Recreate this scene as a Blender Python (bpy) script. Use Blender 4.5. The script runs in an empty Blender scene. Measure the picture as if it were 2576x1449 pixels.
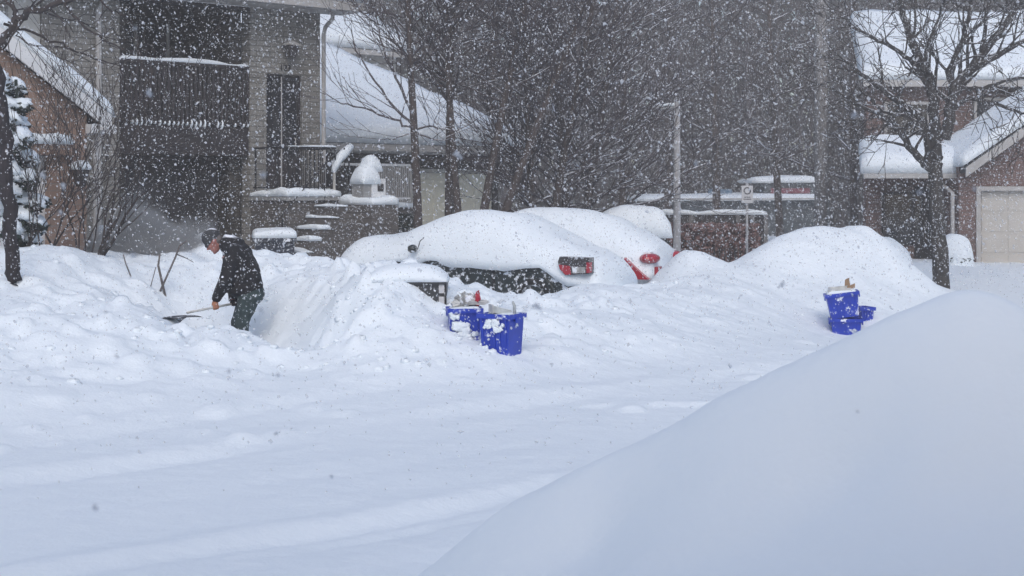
import bpy, math, random
import numpy as np
from mathutils import Vector, Matrix

random.seed(7)
rng = np.random.default_rng(7)
S = bpy.context.scene
R = math.radians

# ------------------------------------------------------------------ camera, light, exposure
F = 3740.0            # focal length in units of a 2576 px wide picture
EYE = 2.2
HZ = 480.0            # horizon row in those units
cam_d = bpy.data.cameras.new('camera')
cam = bpy.data.objects.new('camera', cam_d)
S.collection.objects.link(cam)
cam.location = (0, 0, EYE)
cam.rotation_euler = (R(90), 0, 0)
cam_d.sensor_width = 36
cam_d.lens = F / 2576 * 36
cam_d.shift_y = -(724.5 - HZ) / 2576
cam_d.clip_start = 0.05
cam_d.clip_end = 600
cam_d.dof.use_dof = True
cam_d.dof.focus_distance = 19.0
cam_d.dof.aperture_fstop = 6.5
S.camera = cam

SUN_EL, SUN_AZ = 42.0, 178.0      # azimuth measured from +Y towards +X (behind the houses, to the right)
w = bpy.data.worlds.new('World')
S.world = w
w.use_nodes = True
nt = w.node_tree
bg = nt.nodes['Background']
sky = nt.nodes.new('ShaderNodeTexSky')
sky.sky_type = 'NISHITA'
sky.sun_disc = False
sky.sun_elevation = R(SUN_EL)
sky.sun_rotation = R(SUN_AZ)
sky.air_density = 1.0
sky.dust_density = 2.2
sky.ozone_density = 1.0
nt.links.new(sky.outputs[0], bg.inputs[0])
bg.inputs[1].default_value = 0.15
sl = bpy.data.lights.new('sun', 'SUN')
sl.energy = .75
sl.angle = R(50)
sl.color = (1.0, 0.985, 0.96)
so = bpy.data.objects.new('sun', sl)
S.collection.objects.link(so)
so.rotation_euler = (R(90 - SUN_EL), 0, R(180 - SUN_AZ))
S.view_settings.view_transform = 'Standard'
S.view_settings.look = 'None'
S.view_settings.gamma = 1
S.view_settings.exposure = 0.36
S.render.engine = 'CYCLES'
S.cycles.use_denoising = True
S.cycles.max_bounces = 6
S.cycles.diffuse_bounces = 3
S.cycles.volume_bounces = 0
S.cycles.transparent_max_bounces = 8
S.cycles.volume_step_rate = 2.0
S.cycles.sample_clamp_indirect = 6.0

# ------------------------------------------------------------------ helpers
def P(px, py, Y):
    return Vector(((px - 1288.0) / F * Y, Y, EYE - (py - HZ) / F * Y))

def mesh_obj(name, verts, faces, mat, parent=None, smooth=False):
    me = bpy.data.meshes.new(name)
    me.from_pydata([tuple(v) for v in verts], [], [tuple(f) for f in faces])
    if smooth:
        me.polygons.foreach_set('use_smooth', [True] * len(me.polygons))
    me.materials.append(mat)
    me.update()
    o = bpy.data.objects.new(name, me)
    S.collection.objects.link(o)
    if parent is not None:
        o.parent = parent
    return o

def tag(o, label=None, cat=None, group=None, kind=None):
    for k, v in (('label', label), ('category', cat), ('group', group), ('kind', kind)):
        if v:
            o[k] = v
    return o

def thing(name, label, cat, loc=(0, 0, 0), rz=0.0, group=None):
    o = bpy.data.objects.new(name, None)
    o.empty_display_size = 0.2
    S.collection.objects.link(o)
    o.location = loc
    o.rotation_euler = (0, 0, rz)
    return tag(o, label, cat, group)

def clone(root, loc=None, rz=None, label=None):
    r = root.copy(); S.collection.objects.link(r)
    if loc is not None: r.location = loc
    if rz is not None: r.rotation_euler = (0, 0, rz)
    if label: r['label'] = label
    for ch in list(root.children):
        c = ch.copy(); S.collection.objects.link(c); c.parent = r
        for g in ch.children:
            d = g.copy(); S.collection.objects.link(d); d.parent = c
    return r

def vnoise(x, y, seed=0):
    x = np.asarray(x, float); y = np.asarray(y, float)
    xi = np.floor(x).astype(np.int64); yi = np.floor(y).astype(np.int64)
    fx = x - xi; fy = y - yi
    fx = fx * fx * fx * (fx * (fx * 6 - 15) + 10); fy = fy * fy * fy * (fy * (fy * 6 - 15) + 10)
    def h(a, b):
        n = (a * 374761393 + b * 668265263 + seed * 1442695041) & 0x7fffffff
        n = ((n ^ (n >> 13)) * 1274126177) & 0x7fffffff
        return ((n ^ (n >> 16)) & 0xffff) / 65535.0
    return ((h(xi, yi) * (1 - fx) + h(xi + 1, yi) * fx) * (1 - fy) + (h(xi, yi + 1) * (1 - fx) + h(xi + 1, yi + 1) * fx) * fy) * 2 - 1

class MB:
    def __init__(s): s.v = []; s.f = []
    def box(s, x0, x1, y0, y1, z0, z1):
        n = len(s.v)
        s.v += [(x0, y0, z0), (x1, y0, z0), (x1, y1, z0), (x0, y1, z0), (x0, y0, z1), (x1, y0, z1), (x1, y1, z1), (x0, y1, z1)]
        s.f += [(n, n + 3, n + 2, n + 1), (n + 4, n + 5, n + 6, n + 7), (n, n + 1, n + 5, n + 4), (n + 1, n + 2, n + 6, n + 5), (n + 2, n + 3, n + 7, n + 6), (n + 3, n, n + 4, n + 7)]
        return s
    def hexa(s, b, t):
        n = len(s.v)
        s.v += [tuple(q) for q in b] + [tuple(q) for q in t]
        s.f += [(n, n + 3, n + 2, n + 1), (n + 4, n + 5, n + 6, n + 7)] + [(n + i, n + (i + 1) % 4, n + 4 + (i + 1) % 4, n + 4 + i) for i in range(4)]
        return s
    def prism(s, poly, d):
        """polygon of 3D points swept by vector d"""
        n = len(s.v); k = len(poly); d = Vector(d)
        s.v += [tuple(Vector(p)) for p in poly] + [tuple(Vector(p) + d) for p in poly]
        s.f += [tuple(n + i for i in range(k)), tuple(n + k + i for i in reversed(range(k)))]
        s.f += [(n + i, n + k + i, n + k + (i + 1) % k, n + (i + 1) % k) for i in range(k)]
        return s
    def tube(s, pts, rad, k=6, cap=True):
        pts = [Vector(p) for p in pts]
        if not hasattr(rad, '__len__'): rad = [rad] * len(pts)
        n0 = len(s.v); up = Vector((0.13, 0.31, 0.94))
        for i, p in enumerate(pts):
            t = (pts[min(i + 1, len(pts) - 1)] - pts[max(i - 1, 0)])
            if t.length < 1e-9: t = Vector((0, 0, 1))
            t.normalize()
            a = t.cross(up)
            if a.length < 0.05: a = t.cross(Vector((1, 0, 0)))
            a.normalize(); b = t.cross(a)
            for j in range(k):
                an = 2 * math.pi * j / k
                s.v.append(tuple(p + (a * math.cos(an) + b * math.sin(an)) * rad[i]))
        for i in range(len(pts) - 1):
            for j in range(k):
                q = n0 + i * k
                s.f.append((q + j, q + (j + 1) % k, q + k + (j + 1) % k, q + k + j))
        if cap:
            s.f.append(tuple(n0 + j for j in reversed(range(k))))
            s.f.append(tuple(n0 + (len(pts) - 1) * k + j for j in range(k)))
        return s
    def ell(s, c, r, nu=12, nv=8, rough=0.0, rot=None):
        c = Vector(c); n0 = len(s.v)
        if not hasattr(r, '__len__'): r = (r, r, r)
        ph = [random.uniform(0, 6.28) for _ in range(6)]
        for i in range(nv + 1):
            th = math.pi * i / nv
            for j in range(nu):
                a = 2 * math.pi * j / nu
                d = Vector((math.sin(th) * math.cos(a), math.sin(th) * math.sin(a), math.cos(th)))
                m = 1 + rough * (math.sin(3 * d.x + ph[0]) * math.sin(3.3 * d.y + ph[1]) + 0.6 * math.sin(6 * d.z + ph[2]) * math.sin(5 * d.x + ph[3]) + .5 * math.sin(8 * d.y + ph[4]))
                q = Vector((d.x * r[0], d.y * r[1], d.z * r[2])) * m
                if rot is not None: q = rot @ q
                s.v.append(tuple(c + q))
        for i in range(nv):
            for j in range(nu):
                s.f.append((n0 + i * nu + j, n0 + (i + 1) * nu + j, n0 + (i + 1) * nu + (j + 1) % nu, n0 + i * nu + (j + 1) % nu))
        return s
    def pad(s, c00, c10, c11, c01, th, nu=12, nv=6, n=0.15, e=5.0, seed=None):
        """snow lying on a four-cornered surface: rounded edges, uneven top, closed below"""
        c00, c10, c11, c01 = [Vector(q) for q in (c00, c10, c11, c01)]
        seed = random.randint(0, 9999) if seed is None else seed
        n0 = len(s.v); L = (c10 - c00).length; W = (c01 - c00).length
        def prof(u): return max(0.0, 1 - abs(2 * u - 1) ** e) ** (1 / e)
        us = [0.5 - 0.5 * math.cos(math.pi * i / nu) if nu < 16 else None for i in range(nu + 1)]
        if us[0] is None:
            us = [i / nu for i in range(nu + 1)]; us[1] = us[1] * .35; us[-2] = 1 - (1 - us[-2]) * .35
        vs = [0.5 - 0.5 * math.cos(math.pi * i / nv) for i in range(nv + 1)]
        for v in vs:
            for u in us:
                q = (c00 * (1 - u) + c10 * u) * (1 - v) + (c01 * (1 - u) + c11 * u) * v
                nz = float(vnoise(u * L * 1.3 + seed, v * W * 1.3 + seed * .37, 3)) + .5 * float(vnoise(u * L * 3.1 + seed, v * W * 3.1, 5))
                s.v.append((q.x, q.y, q.z + th * (prof(u) * prof(v)) * (1 + n * nz)))
        k = nu + 1
        for j in range(nv):
            for i in range(nu):
                a = n0 + j * k + i
                s.f.append((a, a + 1, a + k + 1, a + k))
        ring = [n0 + i for i in range(k)] + [n0 + j * k + nu for j in range(1, nv + 1)] + [n0 + nv * k + i for i in reversed(range(nu))] + [n0 + j * k for j in reversed(range(1, nv))]
        s.f.append(tuple(reversed(ring)))
        return s
    def build(s, name, mat, parent=None, smooth=False, origin=None):
        v = s.v
        if origin is not None:
            v = [(a - origin[0], b - origin[1], c - origin[2]) for a, b, c in v]
        return mesh_obj(name, v, s.f, mat, parent, smooth)

# ------------------------------------------------------------------ materials
def mat(name, col, rough=0.7, metal=0.0, spec=0.4, noise=None, bump=0.0, bscale=30.0, snowtop=0.0, stuck=0.0, stuck_scale=6.0):
    m = bpy.data.materials.new(name); m.use_nodes = True
    t = m.node_tree; b = t.nodes['Principled BSDF']
    b.inputs['Base Color'].default_value = (*col, 1)
    b.inputs['Roughness'].default_value = rough
    b.inputs['Metallic'].default_value = metal
    b.inputs['Specular IOR Level'].default_value = spec
    tc = t.nodes.new('ShaderNodeTexCoord')
    colsock = None
    if noise:
        n = t.nodes.new('ShaderNodeTexNoise'); n.inputs['Scale'].default_value = noise[0]; n.inputs['Detail'].default_value = 6
        t.links.new(tc.outputs['Object'], n.inputs['Vector'])
        r = t.nodes.new('ShaderNodeValToRGB')
        r.color_ramp.elements[0].position = .3; r.color_ramp.elements[1].position = .7
        r.color_ramp.elements[0].color = (*[c * (1 - noise[1]) for c in col], 1)
        r.color_ramp.elements[1].color = (*[min(1, c * (1 + noise[1])) for c in col], 1)
        t.links.new(n.outputs['Fac'], r.inputs['Fac']); colsock = r.outputs['Color']
    if bump:
        n2 = t.nodes.new('ShaderNodeTexNoise'); n2.inputs['Scale'].default_value = bscale; n2.inputs['Detail'].default_value = 8
        t.links.new(tc.outputs['Object'], n2.inputs['Vector'])
        bp = t.nodes.new('ShaderNodeBump'); bp.inputs['Strength'].default_value = bump; bp.inputs['Distance'].default_value = .02
        t.links.new(n2.outputs['Fac'], bp.inputs['Height']); t.links.new(bp.outputs[0], b.inputs['Normal'])
    def mixin(fac_sock, colsock):
        mx = t.nodes.new('ShaderNodeMix'); mx.data_type = 'RGBA'
        t.links.new(fac_sock, mx.inputs[0])
        if colsock is not None: t.links.new(colsock, mx.inputs[6])
        else: mx.inputs[6].default_value = (*col, 1)
        mx.inputs[7].default_value = (.84, .87, .92, 1)
        return mx.outputs[2]
    def mth(op, a, bb=None, v=None):
        q = t.nodes.new('ShaderNodeMath'); q.operation = op
        t.links.new(a, q.inputs[0])
        if bb is not None: t.links.new(bb, q.inputs[1])
        elif v is not None: q.inputs[1].default_value = v
        q.use_clamp = False
        return q.outputs[0]
    if snowtop:
        g = t.nodes.new('ShaderNodeNewGeometry'); sp = t.nodes.new('ShaderNodeSeparateXYZ')
        t.links.new(g.outputs['Normal'], sp.inputs[0])
        n3 = t.nodes.new('ShaderNodeTexNoise'); n3.inputs['Scale'].default_value = 5.0; n3.inputs['Detail'].default_value = 4
        t.links.new(tc.outputs['Object'], n3.inputs['Vector'])
        a = mth('ADD', sp.outputs['Z'], mth('MULTIPLY', n3.outputs['Fac'], v=1.2))
        mr = t.nodes.new('ShaderNodeMapRange'); mr.inputs['From Min'].default_value = 1.75 - snowtop; mr.inputs['From Max'].default_value = 1.95 - snowtop
        t.links.new(a, mr.inputs['Value'])
        colsock = mixin(mr.outputs[0], colsock)
    if stuck:
        n4 = t.nodes.new('ShaderNodeTexNoise'); n4.inputs['Scale'].default_value = stuck_scale; n4.inputs['Detail'].default_value = 7; n4.inputs['Roughness'].default_value = .65
        t.links.new(tc.outputs['Object'], n4.inputs['Vector'])
        mr = t.nodes.new('ShaderNodeMapRange'); mr.inputs['From Min'].default_value = .68 - .3 * stuck; mr.inputs['From Max'].default_value = .74 - .3 * stuck
        t.links.new(n4.outputs['Fac'], mr.inputs['Value'])
        colsock = mixin(mr.outputs[0], colsock)
    if colsock is not None: t.links.new(colsock, b.inputs['Base Color'])
    return m

def snow_mat(name, fine=.25):
    m = bpy.data.materials.new(name); m.use_nodes = True
    t = m.node_tree; b = t.nodes['Principled BSDF']
    b.inputs['Base Color'].default_value = (.83, .892, .94, 1)
    b.inputs['Roughness'].default_value = .75
    b.inputs['Specular IOR Level'].default_value = .2
    tc = t.nodes.new('ShaderNodeTexCoord')
    hs = None
    for sc, amp in ((1.7, .5), (7.0, .28), (34.0, .09)):
        n = t.nodes.new('ShaderNodeTexNoise'); n.inputs['Scale'].default_value = sc; n.inputs['Detail'].default_value = 5
        t.links.new(tc.outputs['Object'], n.inputs['Vector'])
        q = t.nodes.new('ShaderNodeMath'); q.operation = 'MULTIPLY'; q.inputs[1].default_value = amp
        t.links.new(n.outputs['Fac'], q.inputs[0])
        if hs is None: hs = q.outputs[0]
        else:
            ad = t.nodes.new('ShaderNodeMath'); ad.operation = 'ADD'
            t.links.new(hs, ad.inputs[0]); t.links.new(q.outputs[0], ad.inputs[1]); hs = ad.outputs[0]
    bp = t.nodes.new('ShaderNodeBump'); bp.inputs['Strength'].default_value = fine; bp.inputs['Distance'].default_value = .12
    t.links.new(hs, bp.inputs['Height']); t.links.new(bp.outputs[0], b.inputs['Normal'])
    return m

def brick_mat(name, c1, c2, mortar, scale=1.0, stuck=0.0):
    m = bpy.data.materials.new(name); m.use_nodes = True
    t = m.node_tree; b = t.nodes['Principled BSDF']
    b.inputs['Roughness'].default_value = .9; b.inputs['Specular IOR Level'].default_value = .15
    tc = t.nodes.new('ShaderNodeTexCoord'); sp = t.nodes.new('ShaderNodeSeparateXYZ'); cb = t.nodes.new('ShaderNodeCombineXYZ')
    ad = t.nodes.new('ShaderNodeMath'); ad.operation = 'ADD'
    t.links.new(tc.outputs['Object'], sp.inputs[0])
    t.links.new(sp.outputs['X'], ad.inputs[0]); t.links.new(sp.outputs['Y'], ad.inputs[1])
    t.links.new(ad.outputs[0], cb.inputs['X']); t.links.new(sp.outputs['Z'], cb.inputs['Y'])
    br = t.nodes.new('ShaderNodeTexBrick')
    br.inputs['Color1'].default_value = (*c1, 1); br.inputs['Color2'].default_value = (*c2, 1); br.inputs['Mortar'].default_value = (*mortar, 1)
    br.inputs['Scale'].default_value = scale; br.inputs['Brick Width'].default_value = .30; br.inputs['Row Height'].default_value = .10
    br.inputs['Mortar Size'].default_value = .008; br.inputs['Mortar Smooth'].default_value = .3
    t.links.new(cb.outputs[0], br.inputs['Vector'])
    n = t.nodes.new('ShaderNodeTexNoise'); n.inputs['Scale'].default_value = 1.3; n.inputs['Detail'].default_value = 7
    t.links.new(tc.outputs['Object'], n.inputs['Vector'])
    mx = t.nodes.new('ShaderNodeMix'); mx.data_type = 'RGBA'; mx.blend_type = 'MULTIPLY'; mx.inputs[0].default_value = .7
    r = t.nodes.new('ShaderNodeValToRGB'); r.color_ramp.elements[0].position = .25; r.color_ramp.elements[0].color = (.55, .55, .55, 1); r.color_ramp.elements[1].position = .75
    t.links.new(n.outputs['Fac'], r.inputs['Fac'])
    t.links.new(br.outputs['Color'], mx.inputs[6]); t.links.new(r.outputs['Color'], mx.inputs[7])
    out = mx.outputs[2]
    if stuck:
        n4 = t.nodes.new('ShaderNodeTexNoise'); n4.inputs['Scale'].default_value = 9; n4.inputs['Detail'].default_value = 8; n4.inputs['Roughness'].default_value = .7
        t.links.new(tc.outputs['Object'], n4.inputs['Vector'])
        mr = t.nodes.new('ShaderNodeMapRange'); mr.inputs['From Min'].default_value = .68 - .2 * stuck; mr.inputs['From Max'].default_value = .78 - .2 * stuck
        t.links.new(n4.outputs['Fac'], mr.inputs['Value'])
        m2 = t.nodes.new('ShaderNodeMix'); m2.data_type = 'RGBA'
        t.links.new(mr.outputs[0], m2.inputs[0]); t.links.new(out, m2.inputs[6]); m2.inputs[7].default_value = (.7, .73, .78, 1)
        out = m2.outputs[2]
    t.links.new(out, b.inputs['Base Color'])
    bp = t.nodes.new('ShaderNodeBump'); bp.inputs['Strength'].default_value = .6; bp.inputs['Distance'].default_value = .015; bp.invert = True
    t.links.new(br.outputs['Fac'], bp.inputs['Height']); t.links.new(bp.outputs[0], b.inputs['Normal'])
    return m

SNOW = snow_mat('snow', .42)
SNOWF = snow_mat('fine_snow', .24)
BR_GREY = brick_mat('grey_brick', (.31, .30, .28), (.24, .23, .21), (.15, .147, .14), stuck=.25)
BR_ORANGE = brick_mat('orange_brick', (.38, .265, .21), (.31, .21, .165), (.33, .28, .25), stuck=.15)
BR_RED = brick_mat('red_brick', (.22, .145, .13), (.17, .11, .10), (.17, .155, .15), stuck=.3)
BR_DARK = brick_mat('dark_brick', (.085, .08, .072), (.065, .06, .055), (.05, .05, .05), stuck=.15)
BR_STEP = brick_mat('step_brick', (.16, .145, .135), (.125, .115, .11), (.11, .105, .10), stuck=.5)
BROWN = mat('dark_brown_wood', (.028, .024, .026), .7, noise=(4, .3))
BLACKM = mat('black_iron', (.012, .012, .014), .5)
WHITE = mat('white_paint', (.72, .73, .74), .5, noise=(3, .06))
SOFFIT = mat('grey_trim', (.42, .41, .40), .6, noise=(3, .1))
SIDING = mat('beige_siding', (.46, .45, .42), .6, noise=(2, .08))
SHINGLE = mat('shingles', (.05, .05, .055), .9, noise=(9, .3))
CREAM = mat('cream_door_paint', (.78, .75, .62), .55, noise=(2, .05))
BEIGE = mat('beige_door_paint', (.50, .475, .44), .55, noise=(2, .05))
GLASS = mat('dark_glass', (.02, .022, .028), .08, spec=.5)
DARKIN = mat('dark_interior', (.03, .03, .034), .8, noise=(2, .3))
CONC = mat('concrete', (.28, .28, .28), .85, noise=(6, .15), snowtop=.3)
BARK = mat('bark', (.062, .050, .047), .9, noise=(12, .4), bump=.5, bscale=40, snowtop=.32, stuck=.12, stuck_scale=9)
BARKD = mat('dark_bark', (.028, .024, .028), .9, noise=(12, .4), bump=.5, bscale=40, snowtop=.1, stuck=.1, stuck_scale=9)
TWIG = mat('twig_bark', (.062, .053, .058), .9, noise=(8, .3), snowtop=.42)
BARK2 = mat('grey_dark_bark', (.045, .042, .04), .9, noise=(12, .4), bump=.5, bscale=40, snowtop=.34, stuck=.2, stuck_scale=11)
TWIG2 = mat('grey_dark_twig_bark', (.045, .042, .042), .9, noise=(8, .3), snowtop=.44)
TWIGD = mat('dark_twig_bark', (.05, .042, .042), .9, noise=(8, .3), snowtop=.12)
WOODF = mat('far_bark', (.06, .055, .06), .95, noise=(.6, .5), snowtop=.25)
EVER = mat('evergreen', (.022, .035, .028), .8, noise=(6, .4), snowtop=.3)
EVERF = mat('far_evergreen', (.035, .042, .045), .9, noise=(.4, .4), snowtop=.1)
HEDGE = mat('hedge_leaf', (.02, .028, .026), .8, noise=(9, .5), snowtop=.25)
BROWNLEAF = mat('brown_hedge', (.20, .115, .105), .9, noise=(5, .4), snowtop=.2)
CARDK = mat('dark_green_car_paint', (.012, .020, .020), .3, spec=.5, stuck=.42, stuck_scale=11)
CARW = mat('white_car_paint', (.72, .74, .78), .35, spec=.5, stuck=.9, stuck_scale=8)
RUBBER = mat('tyre_rubber', (.012, .012, .013), .85, stuck=.4, stuck_scale=12)
RIM = mat('alloy_rim', (.22, .23, .24), .4, metal=.7, stuck=.5, stuck_scale=14)
REDL = mat('red_lens', (.38, .012, .03), .2, spec=.6, stuck=.16, stuck_scale=25)
DARKL = mat('dark_lens', (.035, .03, .032), .2, spec=.6, stuck=.28, stuck_scale=25)
BLUE = mat('blue_plastic', (.012, .045, .42), .45, spec=.4, noise=(5, .15), stuck=.30, stuck_scale=7)
BLUES = mat('snow_caked_blue_plastic', (.012, .045, .42), .45, spec=.4, noise=(5, .15), stuck=.42, stuck_scale=5)
BIN = mat('charcoal_plastic', (.045, .048, .052), .55, noise=(4, .12), stuck=.38, stuck_scale=16)
NAVY = mat('navy_plastic', (.015, .022, .038), .55, noise=(4, .15), stuck=.4, stuck_scale=12)
CARDB = mat('cardboard', (.32, .21, .13), .9, noise=(8, .2))
PAPER = mat('paper', (.55, .55, .53), .8, noise=(14, .3))
REDP = mat('red_plastic_film', (.42, .02, .04), .4)
SILVER = mat('grey_plastic_film', (.35, .35, .34), .35, noise=(12, .5), stuck=.5)
CLEAR = mat('pale_plastic', (.45, .48, .48), .35, noise=(10, .25))
JACKET = mat('black_jacket', (.012, .012, .015), .85, noise=(14, .4), bump=.6, bscale=9, snowtop=.28, stuck=.22, stuck_scale=22)
PANTS = mat('green_grey_trousers', (.032, .052, .054), .9, noise=(10, .3), bump=.7, bscale=10, stuck=.3, stuck_scale=20)
KNIT = mat('grey_knit', (.05, .052, .058), .95, noise=(40, .4), bump=.5, bscale=60, snowtop=.36)
SKIN = mat('skin', (.40, .17, .14), .55, noise=(10, .15))
HAIR = mat('grey_hair', (.12, .11, .11), .8)
GLOVE = mat('orange_work_glove', (.34, .15, .08), .8, noise=(20, .2))
GLOVED = mat('black_glove', (.015, .015, .017), .8)
STEELP = mat('lamp_post_metal', (.36, .36, .37), .6, noise=(8, .15), stuck=.35, stuck_scale=12)
SIGNW = mat('sign_white', (.55, .55, .56), .5, stuck=.2)
SIGNK = mat('sign_black', (.05, .05, .055), .5)
SHOVEL = mat('shovel_plastic', (.07, .075, .085), .5, stuck=.35, stuck_scale=18)
STICK = mat('stick_bark', (.15, .135, .13), .9, noise=(20, .4), snowtop=.25)
POLEW = mat('weathered_pole', (.17, .165, .165), .9, noise=(7, .3), stuck=.25)
SHED = mat('shed_metal', (.07, .085, .095), .7, noise=(3, .25), stuck=.2)

ST = (0.743, 0.669)              # direction of the street, away to the right
ROT = math.atan2(ST[1], ST[0])   # facades on the left side follow it

# ------------------------------------------------------------------ snow ground
CP = []
def cp(*pts):
    for (px, py, Y) in pts:
        p = P(px, py, Y); CP.append((p.x, p.y, p.z))
def cw(*pts): CP.extend(pts)
# near road
for X, Y in ((-6, 3), (0, 3), (6, 3), (12, 3), (-12, 5), (-9, 9), (-4, 8), (0, 8), (4, 9), (8, 12), (-5.5, 11), (-1.5, 11.5), (2, 12), (4.5, 15), (9, 18), (0, 14), (12, 22), (16, 26), (-14, 8)):
    cw((X, Y, 0.10))
cp((0, 1090, 12.9), (220, 1060, 13.4), (480, 1010, 14.2), (760, 985, 14.8), (1000, 960, 15.2), (1150, 950, 15.5), (1400, 930, 16.3), (1650, 905, 17.3), (1850, 890, 18.0), (2000, 880, 18.7), (2090, 858, 20.5))
# left bank
for dx in (-700, -330):
    cp((dx, 1090, 12.4), (dx, 900, 14.2), (dx, 760, 15.7), (dx, 640, 17.2))
cp((0, 900, 14.8), (0, 760, 16.2), (0, 650, 17.8), (32, 695, 17.2), (70, 640, 18.0), (105, 615, 18.4), (160, 626, 18.5), (240, 662, 18.6), (320, 684, 18.7), (400, 712, 18.7))
cp((150, 760, 16.8), (150, 900, 15.0), (300, 780, 16.8), (300, 900, 15.2), (420, 790, 16.8), (440, 900, 15.4), (560, 900, 15.6), (680, 930, 15.6))
# ridge in front of the shoveller
cp((440, 832, 16.8), (480, 842, 16.8), (455, 830, 17.4), (540, 828, 16.9), (590, 818, 16.9), (640, 842, 16.8), (700, 880, 16.5), (760, 898, 16.2), (830, 907, 16.0))
# trench
cw((-3.2, 17.75, .15), (-3.55, 18.0, .2), (-2.8, 17.5, .15), (-2.35, 17.2, .26), (-1.95, 16.7, .30), (-3.9, 18.3, .35))
# banks behind the shoveller
cp((430, 655, 20.2), (460, 615, 20.7), (500, 590, 21.0), (545, 598, 21.0), (620, 612, 20.8), (680, 640, 20.6), (740, 662, 20.4), (790, 656, 20.4), (850, 672, 20.2), (520, 690, 19.3), (470, 730, 18.9))
cp((700, 720, 18.9), (760, 720, 18.6), (800, 800, 17.6), (820, 700, 18.4), (835, 760, 17.3), (845, 860, 16.6), (880, 700, 17.9), (900, 800, 16.8), (930, 900, 15.9))
# mound over the bin
cp((900, 678, 18.4), (960, 672, 18.2), (900, 690, 17.7), (960, 676, 17.6), (1005, 674, 17.55), (960, 694, 17.3), (1000, 700, 17.3), (1026, 714, 17.28), (1045, 738, 17.25), (1075, 765, 17.15), (1123, 790, 17.1), (1000, 790, 16.8), (1060, 830, 16.5), (1000, 880, 16.0), (1100, 860, 16.3), (1100, 905, 15.9))
# around the blue boxes
cp((1110, 878, 16.3), (1150, 890, 16.2), (1200, 905, 16.05), (1265, 926, 15.9), (1320, 905, 16.4), (1370, 888, 16.7), (1170, 800, 17.2), (1330, 830, 17.6))
# crest in front of the cars
cp((1140, 712, 19.3), (1180, 726, 19.6), (1250, 748, 20.2), (1340, 768, 20.8), (1400, 742, 21.2), (1500, 722, 21.6), (1600, 730, 22.0), (1650, 730, 22.0), (1690, 728, 22.2), (1800, 724, 22.4), (1870, 745, 22.3))
cp((1000, 688, 19.6), (1080, 692, 19.6), (900, 684, 20.2), (1250, 800, 18.2), (1400, 800, 18.0), (1400, 870, 17.0), (1600, 800, 19.0), (1600, 860, 17.8), (1800, 800, 20.2), (1800, 850, 19.0), (1900, 840, 19.8), (1500, 750, 20.2), (1700, 750, 21.2))
cw((-2.6, 24.2, .22), (-1.2, 23.4, .22), (0.2, 22.7, .22), (1.3, 23.0, .22), (-1.5, 25.0, .22), (0.5, 24.5, .22), (1.9, 25.2, .22), (0.2, 26.5, .22), (2.4, 26.4, .25), (-2.6, 22.8, .45))
# yard bank right of the cars
cp((1560, 722, 23.2), (1600, 724, 23.6), (1640, 732, 23.9), (1662, 732, 24.0), (1680, 728, 23.5), (1690, 722, 22.9), (1704, 634, 24.7), (1724, 634, 24.5), (1740, 638, 24.3), (1790, 648, 24.5), (1828, 668, 24.8), (1700, 690, 23.0), (1800, 690, 23.3), (1850, 668, 26.0))
cw((2.9, 27.2, .6), (4.0, 28.5, .55), (4.4, 33, .55))
# big mound on the right
cp((1880, 658, 24.6), (1915, 625, 24.9), (1950, 603, 25.2), (2000, 584, 25.4), (2060, 573, 25.6), (2130, 577, 25.7), (2182, 566, 25.8), (2212, 594, 26.0), (2270, 652, 26.6), (2350, 714, 27.4), (2420, 742, 27.8))
cp((1950, 740, 23.2), (2050, 690, 24.2), (2150, 690, 24.2), (2250, 730, 24.4), (2250, 790, 23.0), (2130, 830, 22.2), (2060, 838, 21.6), (1980, 800, 21.8), (2300, 800, 23.0), (2130, 762, 23.0), (2190, 800, 22.4))
cw((5.2, 28.5, .55), (6.6, 29.5, .5))
# right back yard
cp((2250, 655, 32.5), (2330, 660, 33), (2450, 662, 33.5), (2576, 664, 33.5), (2450, 722, 29.5), (2576, 722, 29.5), (2800, 664, 33.5), (2800, 740, 29), (2576, 770, 26.5), (2420, 770, 26), (2365, 728, 28.2))
# far and hidden ground
for X, Y, Z in ((-9, 21, .6), (-6, 22.5, .6), (-7, 26, .6), (-4.5, 24.5, .6), (-3.5, 26, .7), (-2.2, 28.5, .7), (-1, 30, .6), (2, 33, .55), (-12, 19, .9), (6, 36, .5), (12, 38, .5), (20, 34, .5), (30, 40, .5), (0, 45, .5), (-15, 40, .6), (15, 55, .5), (-20, 25, .6), (0, 70, .5), (40, 70, .5), (-40, 70, .5), (0, 130, .5), (80, 130, .5), (-80, 130, .5), (120, 60, .4), (-120, 60, .5), (120, -30, .1), (-120, -30, .1), (0, -30, .1), (40, 20, .1), (-40, 0, .1)):
    cw((X, Y, Z))
CPA = np.array(CP)

def rbf_fit(A, c=0.25, lam=0.03):
    n = len(A)
    d = np.hypot(A[:, None, 0] - A[None, :, 0], A[:, None, 1] - A[None, :, 1])
    K = -np.sqrt(d * d + c * c) + lam * np.eye(n)
    M = np.zeros((n + 1, n + 1)); M[:n, :n] = K; M[:n, n] = 1; M[n, :n] = 1
    b = np.zeros(n + 1); b[:n] = A[:, 2]
    return np.linalg.solve(M, b), c
def rbf_eval(A, W, x, y):
    wts, c = W
    out = np.full(x.shape, wts[-1])
    for i in range(len(A)):
        out -= wts[i] * np.sqrt((x - A[i, 0]) ** 2 + (y - A[i, 1]) ** 2 + c * c)
    return out
WG = rbf_fit(CPA)

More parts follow.
